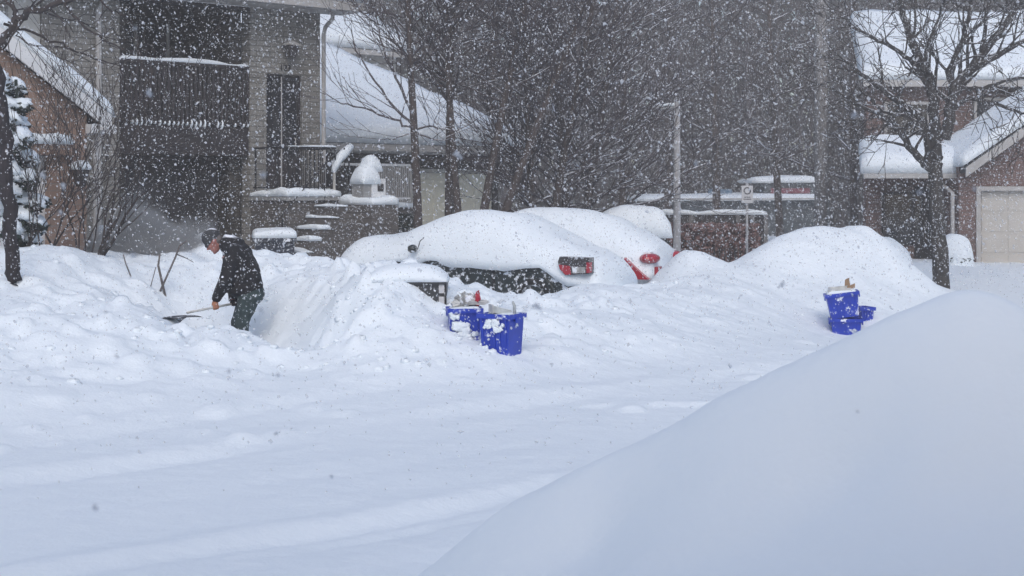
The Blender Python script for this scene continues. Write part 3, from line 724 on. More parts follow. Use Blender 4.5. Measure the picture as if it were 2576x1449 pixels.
# upper roof
xa = XW(2160, 38)
rf = MB().hexa([L(xa, 37.6, 4.86), L(20, 37.6, 4.86), L(20, 43.5, 7.1), L(xa + 1.0, 43.5, 7.1)], [L(xa, 37.6, 5.0), L(20, 37.6, 5.0), L(20, 43.5, 7.24), L(xa + 1.0, 43.5, 7.24)]).build('main_roof', SHINGLE, rh)
MB().pad(L(xa - .1, 37.5, 5.0), L(20, 37.5, 5.0), L(20, 43.5, 7.22), L(xa + 1.0, 43.5, 7.22), .30, 30, 14, .22, 12).build('snow_cover', SNOW, rf, True)
MB().box(xa - 10, 10, 1.48, 1.598, 4.83, 4.99).build('gutter', SOFFIT, rh)
for a, b_, zz0, zz1, yy in ((2230, 2330, 3.3, 4.4, 37.97), (2455, 2560, 3.5, 4.5, 37.97), (2225, 2320, .9, 2.1, 35.97)):
    X0, X1 = XW(a, yy), XW(b_, yy)
    fm_ = BROWN if yy < 37 else SOFFIT
    wn = MB().box(X0 - 10, X1 - 10, yy - 36 - .06, yy - 36, zz0, zz1).build('window', GLASS, rh)
    MB().box(X0 - 10.07, X0 - 10.002, yy - 36.1, yy - 36.02, zz0 - .07, zz1 + .07).box(X1 - 9.998, X1 - 9.93, yy - 36.1, yy - 36.02, zz0 - .07, zz1 + .07).box(X0 - 10.0, X1 - 10.0, yy - 36.1, yy - 36.065, zz1, zz1 + .07).build('frame', fm_, wn)
MB().tube([L(XW(2362, 34.6), 34.6, 2.5), L(XW(2372, 34.7), 34.8, 2.36), L(XW(2397, 34.2), 34.22, 2.15), L(XW(2397, 34.2), 34.22, .5)], .045, 8).build('downspout', SOFFIT, rh)
# patch of trim between door wall and porch
MB().box(XW(2300, 36) - 10, XW(2345, 36) - 10, -.06, -.003, .4, 2.3).build('front_door', DARKIN, rh)

# ------------------------------------------------------------------ unseen house behind the camera, added to shade the near snowbank
shading_house = thing('brick_house', 'unseen tall brick house added close behind the viewer to shade the near snowbank', 'house', (1.5, -2.3, 0), R(8))
MB().box(-11, 11, 0, .3, 0, 6.7).build('wall', BR_RED, shading_house)
rf = MB().hexa([(-11.5, -5, 8.9), (11.5, -5, 8.9), (11.5, .7, 6.7), (-11.5, .7, 6.7)], [(-11.5, -5, 9.1), (11.5, -5, 9.1), (11.5, .7, 6.9), (-11.5, .7, 6.9)]).build('roof', SHINGLE, shading_house)
MB().pad((-11.5, -5, 9.1), (11.5, -5, 9.1), (11.5, .75, 6.9), (-11.5, .75, 6.9), .35, 20, 8).build('snow_cover', SNOW, rf, True)

# ------------------------------------------------------------------ trees and shrubs
def grow(mb, p, d, length, r, depth, up=.15, spread=.55, kmin=2, kmax=3, seg=.28, thin=.0035, shrink=.72, lists=None):
    n = max(2, int(length / seg)); pts = [p.copy()]; rad = [r]; q = p.copy(); d = d.normalized()
    r_end = max(thin, r * (.55 if depth > 0 else .25))
    side = []
    for i in range(n):
        d = (d + Vector((random.gauss(0, .10), random.gauss(0, .10), random.gauss(0, .08) + up * .12))).normalized()
        q = q + d * (length / n); pts.append(q.copy()); rad.append(r + (r_end - r) * (i + 1) / n)
        if depth > 0 and i >= n * .25 and random.random() < .75: side.append((q.copy(), d.copy(), rad[-1]))
    mb.tube(pts, rad, 7 if r > .05 else (5 if r > .018 else 3), cap=False)
    if depth <= 0: return
    forks = [(q, d, r_end)] * random.randint(kmin, kmax) + side
    for (pp, dd, rr) in forks:
        ax = Vector((random.gauss(0, 1), random.gauss(0, 1), random.gauss(0, .6)))
        ax = (ax - dd * ax.dot(dd)).normalized()
        nd = (dd + ax * random.uniform(spread * .5, spread * 1.4)).normalized()
        nd.z += up * .5
        l = length * shrink * random.uniform(.6, 1.15)
        grow(mb, pp, nd, l, max(thin, rr * random.uniform(.5, .75)), depth - 1, up, spread, kmin, kmax, seg, thin, shrink)

def limb(mb, pts, r0, r1, k=7):
    """a limb through given points, wandering a little between them"""
    out = []; pts = [Vector(p) for p in pts]
    for i in range(len(pts) - 1):
        for j in range(4):
            t = j / 4; w = pts[i].lerp(pts[i + 1], t)
            if j: w = w + Vector((random.gauss(0, .02), random.gauss(0, .02), random.gauss(0, .015)))
            out.append(w)
    out.append(pts[-1])
    n = len(out); rad = [r0 + (r1 - r0) * i / (n - 1) for i in range(n)]
    mb.tube(out, rad, k, cap=False)
    return out, rad

def tree_from(name, label, base, trunk_pts, tr, limbs, twig, mats, group=None, cat='tree'):
    base = Vector(base); root = thing(name, label, cat, base, 0, group)
    t = MB(); out, rad = limb(t, trunk_pts, tr[0], tr[1], 10)
    t.build('trunk', mats[0], root, True, origin=base)
    c = MB()
    for pts, r0, r1 in limbs:
        o2, rd = limb(c, pts, r0, r1)
        for i in range(1, len(o2)):
            if i > len(o2) * .2:
                for _ in range(twig['n']):
                    if random.random() < twig['p']:
                        dd = (o2[i] - o2[i - 1]).normalized()
                        ax = Vector((random.gauss(0, 1), random.gauss(0, .8), random.gauss(0, .8)))
                        nd = (dd * .7 + ax.normalized() * .8); nd.z += twig['up']
                        grow(c, o2[i], nd, twig['len'] * random.uniform(.5, 1.3), max(.004, rd[i] * .45), twig['depth'], twig['up'], twig['spread'], 1, 2, twig['seg'], twig['thin'])
    c.build('crown', mats[1], root, False, origin=base)
    return root

# right street tree
Y0 = 28.2
q = lambda px, py, dy=0: P(px, py, Y0 + dy)
limbs = [
    ([q(2350, 430), q(2310, 395, -.2), q(2270, 340, -.3), q(2235, 300, -.4)], .085, .05),
    ([q(2345, 420), q(2335, 330, .1), q(2310, 290, .3), q(2250, 250, .5), q(2180, 195, .8), q(2120, 150, 1)], .11, .03),
    ([q(2355, 400), q(2350, 300), q(2345, 210, .1), q(2300, 120, .1), q(2270, 40, .1), q(2250, -60)], .12, .05),
    ([q(2345, 230, .1), q(2290, 150, -.2), q(2230, 110, -.4), q(2190, 90, -.5), q(2130, 60, -.6)], .05, .02),
    ([q(2375, 350), q(2395, 250), q(2420, 195), q(2470, 140, .2), q(2530, 60, .3), q(2580, -20, .4)], .12, .05),
    ([q(2400, 240), q(2385, 180), q(2420, 110, -.2), q(2440, 30, -.3), q(2440, -60)], .08, .03),
    ([q(2420, 195), q(2490, 150, -.4), q(2560, 110, -.6), q(2640, 60, -.8)], .07, .03),
    ([q(2385, 280), q(2440, 245, .3), q(2500, 260, .4), q(2570, 285, .5), q(2640, 280)], .05, .02),
    ([q(2390, 262), q(2330, 200, .5), q(2330, 120, .8), q(2365, 40, 1.0), q(2370, -40)], .05, .02),
    ([q(2270, 340, -.3), q(2220, 290, -.4), q(2150, 260, -.5), q(2090, 220, -.6)], .05, .02),
    ([q(2340, 330, .1), q(2280, 290, .2), q(2220, 280, .2), q(2160, 220, .2)], .04, .02),
    ([q(2470, 140, .2), q(2480, 60, .1), q(2500, -40)], .05, .02),
    ([q(2405, 215), q(2470, 225, -.3), q(2540, 200, -.5), q(2620, 190)], .045, .02),
]
tree_from('bare_tree', 'leafless spreading tree with snowy forks before the right-hand garage', 'x' and (q(2365, 740).x, Y0, .1),
          [q(2366, 760), q(2366, 660), q(2358, 540), q(2352, 430), q(2358, 390)], (.165, .125), limbs,
          dict(n=1, p=.78, len=.70, depth=2, up=.06, spread=.85, seg=.13, thin=.007), (BARK2, TWIG2))

# trees between the car and the bungalow: upright crowns
def upright_tree(px, Y, label, lean=0.0, top=8.5, r=.09, stems=1, limbs_from=2.2, dens=1.0, seed=0, mats=(BARK, TWIG), group='leafless trees behind the parked cars', bz=.4, width=1.0, dep=2):
    random.seed(seed)
    X = XW(px, Y); base = Vector((X, Y, bz))
    root = thing('bare_tree', label, 'tree', base, 0, group)
    t = MB(); c = MB()
    for s_ in range(stems):
        ln = lean + (s_ - (stems - 1) / 2) * .22 + random.uniform(-.03, .03)
        pts = []; rad = []
        for i in range(14):
            z = i / 13
            pts.append(base + Vector((ln * z * (top - bz) + .05 * math.sin(z * 5 + seed), .04 * math.sin(z * 7 + s_), z * (top - bz))) + Vector(((s_ - (stems - 1) / 2) * .12, 0, 0)))
            rad.append(r * (1 - .8 * z) + .008)
        t.tube(pts, rad, 8, cap=False)
        n = int(30 * dens)
        for k in range(n):
            zz = limbs_from / top + (1 - limbs_from / top) * (k + random.random()) / n
            i = min(12, int(zz * 13)); f = zz * 13 - i
            p = pts[i].lerp(pts[i + 1], f); a = random.uniform(0, 6.28)
            el = random.uniform(.35, 1.0)
            d = Vector((math.cos(a) * width, math.sin(a) * width, el))
            grow(c, p, d, (1.9 - 1.1 * zz) * random.uniform(.6, 1.2) * width ** .5, max(.008, rad[i] * .42), dep, .22, .5, 1, 2, .22, .0055, .68)
    t.build('trunk', mats[0], root, True, origin=base)
    c.build('crown', mats[1], root, False, origin=base)
    return root
T1 = upright_tree(1048, 26.5, 'slim straight bare tree standing in front of the bungalow railing', .0, 8.5, .085, 1, 3.9, 1.3, 1)
upright_tree(1120, 27.5, 'forked bare tree across the middle of the cream garage door', .01, 8.0, .085, 1, 3.7, 2.0, 2)
upright_tree(1185, 27.0, 'clump of slanting bare stems at the right of the cream garage door', .17, 8.0, .085, 3, 3.5, 1.3, 3)
upright_tree(1365, 30.0, 'bushy bare tree at the right end of the bungalow roof', .06, 8.5, .09, 2, 1.2, 1.9, 4, width=1.05)
upright_tree(1450, 33.0, 'low branching bare tree just right of the bungalow', .0, 9.0, .10, 2, 1.0, 1.7, 5, width=1.5)
upright_tree(1560, 40.0, 'grey bare tree left of the small lamp post', .0, 10.0, .12, 1, 1.5, 1.3, 6, width=1.8)
upright_tree(1800, 44.0, 'hazy bare tree right of the small lamp post', .0, 11.0, .13, 1, 2.5, 1.2, 7, width=1.9)
upright_tree(1960, 46.0, 'hazy bare tree left of the tall utility pole', -.02, 11.0, .13, 1, 2.5, 1.2, 8, width=1.9)
upright_tree(2150, 47.0, 'hazy bare tree left of the red brick house', .0, 11.0, .13, 1, 1.8, 1.2, 9, width=1.8)
upright_tree(1240, 44.0, 'grey bare tree rising behind the bungalow roof', .0, 11.5, .13, 1, 4.5, 1.1, 10, width=1.8)
upright_tree(1680, 50.0, 'faint bare tree far behind the small lamp post', .0, 12.0, .14, 1, 2.5, 1.1, 12, width=2.0)

# low boughs of the slim tree reaching over the snowy roof
random.seed(5)
q = lambda px, py, dy=0: P(px, py, 26.5 + dy)
mb = MB()
for pts, r0 in (([q(1046, 325), q(990, 300, -.2), q(920, 272, -.3), q(860, 262, -.4), q(805, 232, -.5)], .026), ([q(1046, 322), q(985, 262, .1), q(930, 185, .2), q(890, 110, .3), q(868, 40, .3)], .03), ([q(1046, 318), q(1010, 220), q(965, 120), q(940, 20), q(925, -50)], .03), ([q(1050, 325), q(1090, 318, -.3), q(1150, 330, -.4), q(1200, 300, -.5)], .022), ([q(1050, 335), q(1100, 352, -.2), q(1140, 350, -.3)], .02), ([q(1046, 335), q(1000, 345, -.3), q(965, 352, -.3)], .018)):
    o2, rd = limb(mb, pts, r0, .006, 5)
    for i in range(3, len(o2)):
        if random.random() < .55:
            dd = (o2[i] - o2[i - 1]).normalized()
            grow(mb, o2[i], dd * .8 + Vector((random.gauss(0, .5), random.gauss(0, .5), random.uniform(.2, .9))), random.uniform(.4, 1.0), max(.006, rd[i] * .5), 1, .15, .6, 1, 2, .16, .0045)
mb.build('low_bough', TWIG, T1, False, origin=T1.location)

# left edge tree: leaning trunk and boughs across the corner
random.seed(21)
Y1 = 17.2
q = lambda px, py, dy=0: P(px, py, Y1 + dy)
limbs = [
    ([q(-20, 150), q(12, 90), q(45, 45), q(100, 28, -.2), q(165, 5, -.3), q(230, -40, -.4)], .055, .025),
    ([q(45, 45), q(30, 10), q(20, -40)], .03, .02),
    ([q(10, 60), q(80, 80, .2), q(140, 105, .3), q(190, 130, .3), q(250, 150, .3), q(300, 165, .3)], .018, .006),
    ([q(150, -20, -.3), q(185, 40, -.3), q(230, 80, -.3), q(270, 105, -.3), q(310, 125, -.3)], .02, .007),
    ([q(230, -40, -.3), q(265, 15, -.3), q(300, 35, -.3), q(330, 50, -.3)], .014, .006),
    ([q(20, 55), q(40, 90), q(75, 110), q(100, 125)], .012, .005),
]
tree_from('bare_tree', 'dark leaning tree trunk with boughs across the upper left corner', (q(32, 690).x, Y1, .9),
          [q(34, 720), q(32, 660), q(24, 560), q(14, 420), q(4, 280), q(-14, 170), q(-40, 60), q(-60, -60)], (.085, .075), limbs,
          dict(n=1, p=.5, len=.38, depth=1, up=-.02, spread=.8, seg=.09, thin=.0035), (BARKD, TWIGD))

def shrub(px, py, Y, label, stems, h, fan, seed, lean=0.0, mats=TWIGD, thin=.0038, r=.016, group=None, bz=None, dep=2):
    random.seed(seed)
    b = P(px, py, Y)
    if bz is None: b.z = gz(b.x, b.y) - .12
    root = thing('bare_shrub', label, 'shrub', b, 0, group)
    c = MB()
    for k in range(stems):
        a = random.uniform(0, 6.28); d = Vector((math.cos(a) * fan + lean, math.sin(a) * fan * .6, 1))
        st = MB()
        grow(c, b + Vector((random.uniform(-.12, .12), random.uniform(-.1, .1), 0)), d, h * random.uniform(.35, .6), r * random.uniform(.7, 1.2), dep, .2, .5, 1, 2, .14, thin, .72)
    c.build('stems', mats, root, False, origin=b)
    return root
G1 = 'leafless shrubs before the orange house'
shrub(215, 655, 19.6, 'tall leafless shrub fanning up before the brick corner of the orange house', 6, 3.2, .42, 31, -.12, r=.016, group=G1)
shrub(130, 640, 20.0, 'leafless shrub before the white garage door', 4, 3.0, .35, 32, .05, r=.014, group=G1)
shrub(235, 660, 19.4, 'short thick leafless shrub leaning right near the blown snow', 4, 1.7, .3, 33, .35, r=.024, group=G1, dep=1)
shrub(75, 620, 18.8, 'thin twiggy shrub spreading right from behind the leaning trunk', 7, 1.9, .5, 34, .35, r=.012, group=G1)

# sticks poking out of the bank
for k, (a, b_, lab) in enumerate([(((408, 712), (398, 668), (402, 640)), .024, 'thick short stick standing in the snow left of the shoveller'),
                                  (((422, 690), (440, 650), (452, 618), (470, 606)), .022, 'long slanting stick in the snow nearest the shoveller'),
                                  (((327, 690), (316, 662), (310, 640)), .014, 'thin stick leaning left out of the snow bank'),
                                  (((384, 702), (392, 672)), .009, 'thinnest twig beside the thick short stick')]):
    pts = [P(u, v, 18.7) for u, v in a]; pts[0] = pts[0] - (pts[1] - pts[0]).normalized() * .25
    mm = MB().tube(pts, [b_ * .72 * (1 - .15 * i) for i in range(len(pts))], 6)
    if k == 1: mm.tube([P(446, 640, 18.7), P(470, 650, 18.6), P(487, 660, 18.6)], [.009, .006, .004], 4)
    o = mm.build('stick', STICK, None, True, origin=pts[0]); o.location = pts[0]
    tag(o, lab, 'stick', 'sticks in the snow bank')

# snow-laden evergreen behind the leaning trunk
def leaf_cloud(mb, c, r, n, size, flat=.5):
    for _ in range(n):
        d = Vector((random.gauss(0, 1), random.gauss(0, 1), random.gauss(0, 1))).normalized() * (random.random() ** .4)
        p = Vector(c) + Vector((d.x * r[0], d.y * r[1], d.z * r[2]))
        a = Vector((random.gauss(0, 1), random.gauss(0, 1), random.gauss(0, flat))).normalized() * size * random.uniform(.6, 1.4)
        b = a.cross(Vector((random.gauss(0, 1), random.gauss(0, 1), random.gauss(0, 1)))).normalized() * size * .45
        n0 = len(mb.v)
        mb.v += [tuple(p - a), tuple(p + b), tuple(p + a), tuple(p - b)]; mb.f.append((n0, n0 + 1, n0 + 2, n0 + 3))
random.seed(41)
eb = P(60, 620, 19.0); eb.z = .7
ev = thing('evergreen_shrub', 'snow laden evergreen behind the leaning trunk at the left edge', 'shrub', eb, 0)
fo = MB(); sn = MB()
for px, py, rr in ((10, 200, .20), (35, 215, .14), (22, 262, .24), (52, 250, .16), (35, 300, .2), (30, 345, .22), (55, 340, .2), (62, 390, .22), (45, 430, .24), (80, 450, .2), (30, 470, .26), (60, 490, .24), (95, 500, .16), (60, 540, .26), (90, 550, .2), (20, 560, .28), (75, 595, .22), (-20, 380, .35), (-30, 500, .4)):
    for k in range(3):
        c = P(px + random.uniform(-14, 14), py + random.uniform(-14, 14), 19.0 + random.uniform(-.3, .3))
        leaf_cloud(fo, c - Vector((0, 0, rr * .45)), (rr * .7, rr * .7, rr * .45), 45, .045)
        tl_ = Matrix.Rotation(R(random.uniform(10, 55)), 3, 'Y') @ Matrix.Rotation(R(random.uniform(-30, 30)), 3, 'X')
        sn.ell(c, (rr * random.uniform(.5, .8), rr * .5, rr * random.uniform(.22, .36)), 12, 8, .26, tl_)
fo.tube([eb, P(40, 200, 19.0)], [.06, .02], 6)
fo.build('foliage', EVER, ev, False, origin=eb)
sn.build('snow_load', SNOW, ev, True, origin=eb)

# ------------------------------------------------------------------ hedges, bushes and things in the right-hand yards
def hedge(name, label, x0, x1, Y, d, z0, z1, cap, leafm, cat='hedge', nleaf=2600, size=.06, end=3.0):
    root = thing(name, label, cat, ((x0 + x1) / 2, Y, z0), 0); cx = (x0 + x1) / 2
    mb = MB()
    for _ in range(nleaf):
        p = Vector((random.uniform(x0, x1) - cx, random.uniform(-d, d), random.uniform(0, z1 - z0)))
        a = Vector((random.gauss(0, 1), random.gauss(0, 1), random.gauss(0, 1))).normalized() * size * random.uniform(.5, 1.5)
        b = a.cross(Vector((random.gauss(0, 1), random.gauss(0, 1), random.gauss(0, 1)))).normalized() * size * .5
        n0 = len(mb.v); mb.v += [tuple(p - a), tuple(p + b), tuple(p + a), tuple(p - b)]; mb.f.append((n0, n0 + 1, n0 + 2, n0 + 3))
    mb.build('foliage', leafm, root)
    if cap:
        MB().pad((x0 - cx - .06, -d - .06, z1 - z0 - .12), (x1 - cx + .08, -d - .06, z1 - z0 - .12), (x1 - cx + .08, d + .06, z1 - z0 - .12), (x0 - cx - .06, d + .06, z1 - z0 - .12), cap, 18, 10, .12, end).build('snow_cap', SNOW, root, True)
    return root
random.seed(51)
hedge('hedge', 'clipped dark hedge under a thick pillow of snow behind the second car', XW(1500, 30), XW(1676, 30), 30, .5, .4, 1.38, .62, HEDGE, size=.055)
hedge('hedge', 'low snowy hedge to the left of the pillow-topped hedge', XW(1415, 31), XW(1495, 31), 31, .45, .4, 1.5, .38, HEDGE, size=.055, end=2.4, nleaf=1200)
hedge('brown_hedge', 'brownish bare hedge below the snow topped fence', XW(1672, 35), XW(1905, 35), 35, .4, .3, 1.42, 0, BROWNLEAF, nleaf=5200, size=.07)
hedge('bush', 'green bush at the foot of the bungalow porch wall', XW(972, 28.5), XW(1046, 28.5), 28.5, .3, .4, 1.75, 0, EVER, 'bush', 1500, .05)
# small snowy conifer by the steps
cb = P(938, 575, 26.8); cb.z = .6
cf = thing('small_conifer', 'small snow dusted conifer right of the porch steps', 'shrub', cb, 0)
mb = MB(); s2 = MB()
for k in range(9):
    z = .1 + k * .11; r_ = .36 * (1 - k / 10)
    leaf_cloud(mb, (0, 0, z), (r_, r_, .08), 60, .05)
    for j in range(5):
        a = j * 1.26 + k; s2.ell((math.cos(a) * r_ * .6, math.sin(a) * r_ * .6, z + .05), (r_ * .38, r_ * .38, .05), 8, 5, .15)
mb.build('foliage', EVER, cf); s2.build('snow_load', SNOW, cf, True)
# round snow-capped bushes
def dome(px, py, Y, rx, rz_, label, name='bush'):
    b = P(px, py, Y); b.z = gz(b.x, b.y)
    root = thing(name, label, 'bush', b, 0)
    mb = MB(); leaf_cloud(mb, (0, 0, rz_ * .15), (rx * 1.06, rx * 1.06, rz_ * .3), 600, .05); mb.build('foliage', HEDGE, root)
    MB().ell((0, 0, rz_ * .0), (rx * 1.05, rx, rz_ * 1.15), 24, 18, .06).build('snow_cap', SNOW, root, True)
dome(2402, 655, 33.0, .38, .58, 'round bush under a smooth dome of snow behind the right tree')
dome(2228, 655, 31.5, .52, .52, 'low snow buried bush behind the big snow mound')
dome(1700 - 20, 620, 31.0, .22, .45, 'small snowy bush at the right end of the pillow topped hedge')

# snow-topped fence
fz0, fz1 = .4, 1.62
fy_ = 36.0
fr = thing('fence', 'dark fence with a thin wavy cap of snow and posts', 'fence', (XW(1790, fy_), fy_, 0), 0)
cx = XW(1790, fy_)
xs = [XW(p_, fy_) for p_ in (1662, 1738, 1856, 1892, 1926)]
m = MB().box(xs[0] - cx, xs[-1] - cx, -.02, .02, fz0, fz1)
m.build('board_panel', BROWN, fr)
for a in xs: MB().box(a - cx - .05, a - cx + .05, -.06, .06, .3, fz1 + .06).build('post', POLEW, fr)
MB().pad((xs[0] - cx - .05, -.07, fz1), (xs[-1] - cx + .05, -.07, fz1), (xs[-1] - cx + .05, .07, fz1), (xs[0] - cx - .05, .07, fz1), .12, 40, 5, .5).build('snow_cap', SNOW, fr, True)
# low iron fence tips in the gap of the bank
pf = P(1850, 660, 29); pf.z = .3
ff = thing('picket_fence', 'short dark pickets showing in the dip of the snow left of the big mound', 'fence', pf, 0)
for k in range(9):
    MB().box(-.42 + k * .1, -.395 + k * .1, -.012, .012, 0, .78).build('picket', BLACKM, ff)
MB().box(-.44, .44, .012, .03, .42, .46).build('rail', BLACKM, ff)

# far flat roofs
sb = Vector((XW(1890, 56), 56, 0))
sh = thing('flat_roofed_building', 'far low building with two flat snowy roofs behind the street sign', 'building', sb, 0)
X = lambda p_: XW(p_, 56) - sb.x
MB().box(X(1720), X(2088), .05, 5, 0, 1.85).build('wall', SHED, sh)
MB().box(X(1935), X(2088), 1.0, 5, 2.05, 2.52).build('upper_wall', SHED, sh)
MB().box(X(1790), X(1850), .9, 1.0, 2.1, 2.26).build('blue_panel', mat('far_blue', (.10, .17, .25), .7, stuck=.2), sh)
MB().box(X(1950), X(2050), .9, .98, 2.1, 2.3).build('red_panel', mat('far_red', (.20, .05, .07), .7, stuck=.2), sh)
MB().box(X(1705), X(2088), -.2, 5.2, 1.855, 1.92).build('roof', SOFFIT, sh)
MB().pad((X(1600), -.25, 1.80), (X(2090), -.25, 1.86), (X(2090), 5.2, 2.0), (X(1600), 5.2, 1.85), .22, 30, 6, .12, 6).build('snow_cover', SNOW, sh, True)
MB().pad((X(1900), .9, 2.5), (X(2090), .9, 2.52), (X(2090), 5.2, 2.56), (X(1900), 5.2, 2.5), .26, 16, 6, .15, 4).build('upper_snow_cover', SNOW, sh, True)

# lamp post, utility pole, street sign
b = Vector((XW(1703, 33), 33, .3))
lpst = thing('lamp_post', 'slim grey lamp post with one short snowy arm to the left', 'lamp post', b, 0)
zt = EYE + (HZ - 255) / F * 33
MB().tube([(0, 0, 0), (0, 0, 1.2), (0, 0, zt - .3)], [.095, .085, .07], 10).build('pole', STEELP, lpst, True)
ar = MB().tube([(-.03, 0, zt - .42), (-.3, 0, zt - .47), (-.58, 0, zt - .42)], [.03, .026, .02], 7).build('arm', STEELP, lpst, True)
MB().ell((-.5, 0, zt - .45), (.14, .07, .04), 10, 6).build('lamp_head', STEELP, ar, True)
MB().pad((-.62, -.04, zt - .42), (-.02, -.04, zt - .40), (-.02, .04, zt - .40), (-.62, .04, zt - .42), .06, 12, 4, .5).build('snow_cap', SNOW, ar, True)
b = Vector((XW(2066, 40), 40, .3))
up_ = thing('utility_pole', 'tall thick weathered utility pole rising out of the top of the picture', 'utility pole', b, 0)
MB().tube([(0, 0, 0), (0, 0, 5), (0, 0, 10)], [.19, .18, .15], 12).build('pole', POLEW, up_, True)
MB().box(-1.1, 1.1, -.26, -.19, 8.6, 8.72).build('crossarm', POLEW, up_)
for sgn in (-.9, -.4, .4, .9): MB().tube([(sgn, -.22, 8.72), (sgn, -.22, 8.86)], [.05, .03], 8).build('insulator', SOFFIT, up_)
b = Vector((XW(1879, 34), 34, .4))
sg = thing('street_sign', 'small white parking sign on a thin post before the fence', 'sign', b, 0)
MB().tube([(0, 0, 0), (0, 0, 1.98)], .03, 8).build('post', STEELP, sg, True)
MB().box(-.13, .13, -.052, -.034, 1.52, 1.92).build('sign_panel', SIGNW, sg)
m = MB()
for k in range(24):
    a0, a1 = 2 * math.pi * k / 24, 2 * math.pi * (k + 1) / 24
    c_ = lambda a, r_: (math.cos(a) * r_, -.053, 1.80 + math.sin(a) * r_)
    m.prism([c_(a0, .06), c_(a1, .06), c_(a1, .085), c_(a0, .085)], (0, -.004, 0))
m.box(-.09, .09, -.057, -.053, 1.60, 1.62).box(-.07, .07, -.057, -.053, 1.645, 1.665)
m.build('sign_marking', SIGNK, sg)

# far wood behind everything
random.seed(61)
wv = []; wf = []
fw = MB()
for k in range(420):
    X_ = random.uniform(-26, 44); Yk = random.uniform(58, 80); h = random.uniform(11, 17)
    fw.tube([(X_, Yk, 0), (X_ + random.uniform(-.5, .5), Yk, h * .5), (X_ + random.uniform(-1, 1), Yk, h)], [random.uniform(.08, .2), .08, .02], 4, False)
    for _ in range(26):
        z = random.uniform(1.2, h); a = random.uniform(0, 6.28); l = random.uniform(.8, 2.6)
        p0 = Vector((X_, Yk, z)); p1 = p0 + Vector((math.cos(a) * l, math.sin(a) * l * .6, l * random.uniform(.2, 1.1)))
        fw.tube([p0, p1], [.045, .015], 3, False)
        for _ in range(2):
            pm = p0.lerp(p1, random.uniform(.3, .8)); fw.tube([pm, pm + Vector((random.gauss(0, .6), random.gauss(0, .4), random.uniform(.2, 1.0)))], [.025, .01], 3, False)
tag(fw.build('bare_woods', WOODF), 'hazy mass of leafless trees behind the houses', 'woods', kind='stuff')
n = 36000
c = np.stack([rng.uniform(-36, 52, n), rng.uniform(78, 90, n), rng.uniform(0, 17, n)], 1)
a = rng.normal(size=(n, 3)); a /= np.linalg.norm(a, axis=1)[:, None]
b = np.cross(a, rng.normal(size=(n, 3))); b /= np.linalg.norm(b, axis=1)[:, None]
a *= rng.uniform(.3, .7, n)[:, None]; b *= rng.uniform(.12, .3, n)[:, None]
V = np.stack([c - a, c + b, c + a, c - b], 1).reshape(-1, 3)
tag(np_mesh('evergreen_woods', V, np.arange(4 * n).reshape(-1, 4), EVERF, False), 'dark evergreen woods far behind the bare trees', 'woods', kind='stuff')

# ------------------------------------------------------------------ cars
def loft(rings, close=True):
    mb = MB(); k = len(rings[0]); mb.v = [tuple(p) for r_ in rings for p in r_]
    for i in range(len(rings) - 1):
        for j in range(k if close else k - 1):
            mb.f.append((i * k + j, i * k + (j + 1) % k, (i + 1) * k + (j + 1) % k, (i + 1) * k + j))
    mb.f.append(tuple(reversed(range(k)))); mb.f.append(tuple((len(rings) - 1) * k + j for j in range(k)))
    return mb
def ring(x, hw, z0, z1, n=20, e=4.0):
    out = []
    for j in range(n):
        a = 2 * math.pi * (j + .5) / n; c_, s_ = math.cos(a), math.sin(a)
        out.append((x, hw * math.copysign(abs(c_) ** (2 / e), c_), (z0 + z1) / 2 + (z1 - z0) / 2 * math.copysign(abs(s_) ** (2 / e), s_)))
    return out
def wheel(root, x, y, r=.32):
    s_ = 1 if y > 0 else -1
    mb = MB()
    prof = [(.10, -.09), (.22, -.10), (.29, -.10), (.32, -.07), (.32, .07), (.29, .10), (.22, .10), (.205, .06)]
    n = 28
    for rr, yy in prof:
        for j in range(n):
            a = 2 * math.pi * j / n; mb.v.append((x + rr * r / .32 * math.cos(a), y + yy * s_, r + rr * r / .32 * math.sin(a)))
    for i in range(len(prof) - 1):
        for j in range(n): mb.f.append((i * n + j, i * n + (j + 1) % n, (i + 1) * n + (j + 1) % n, (i + 1) * n + j))
    w_ = mb.build('wheel', RUBBER, root, True)
    rm = MB()
    for k in range(5):
        a = k * 2 * math.pi / 5
        rm.tube([(x, y + s_ * .05, r), (x + math.cos(a) * .2, y + s_ * .075, r + math.sin(a) * .2)], [.035, .028], 6)
    rm.ell((x, y + s_ * .06, r), (.05, .03, .05), 10, 6)
    rm.tube([(x + .205 * math.cos(t_ * math.pi / 12), y + s_ * .075, r + .205 * math.sin(t_ * math.pi / 12)) for t_ in range(25)], .016, 6, False)
    rm.build('rim', RIM, w_, True)

def interp(x, tab):
    return float(np.interp(x, [t[0] for t in tab], [t[1] for t in tab]))

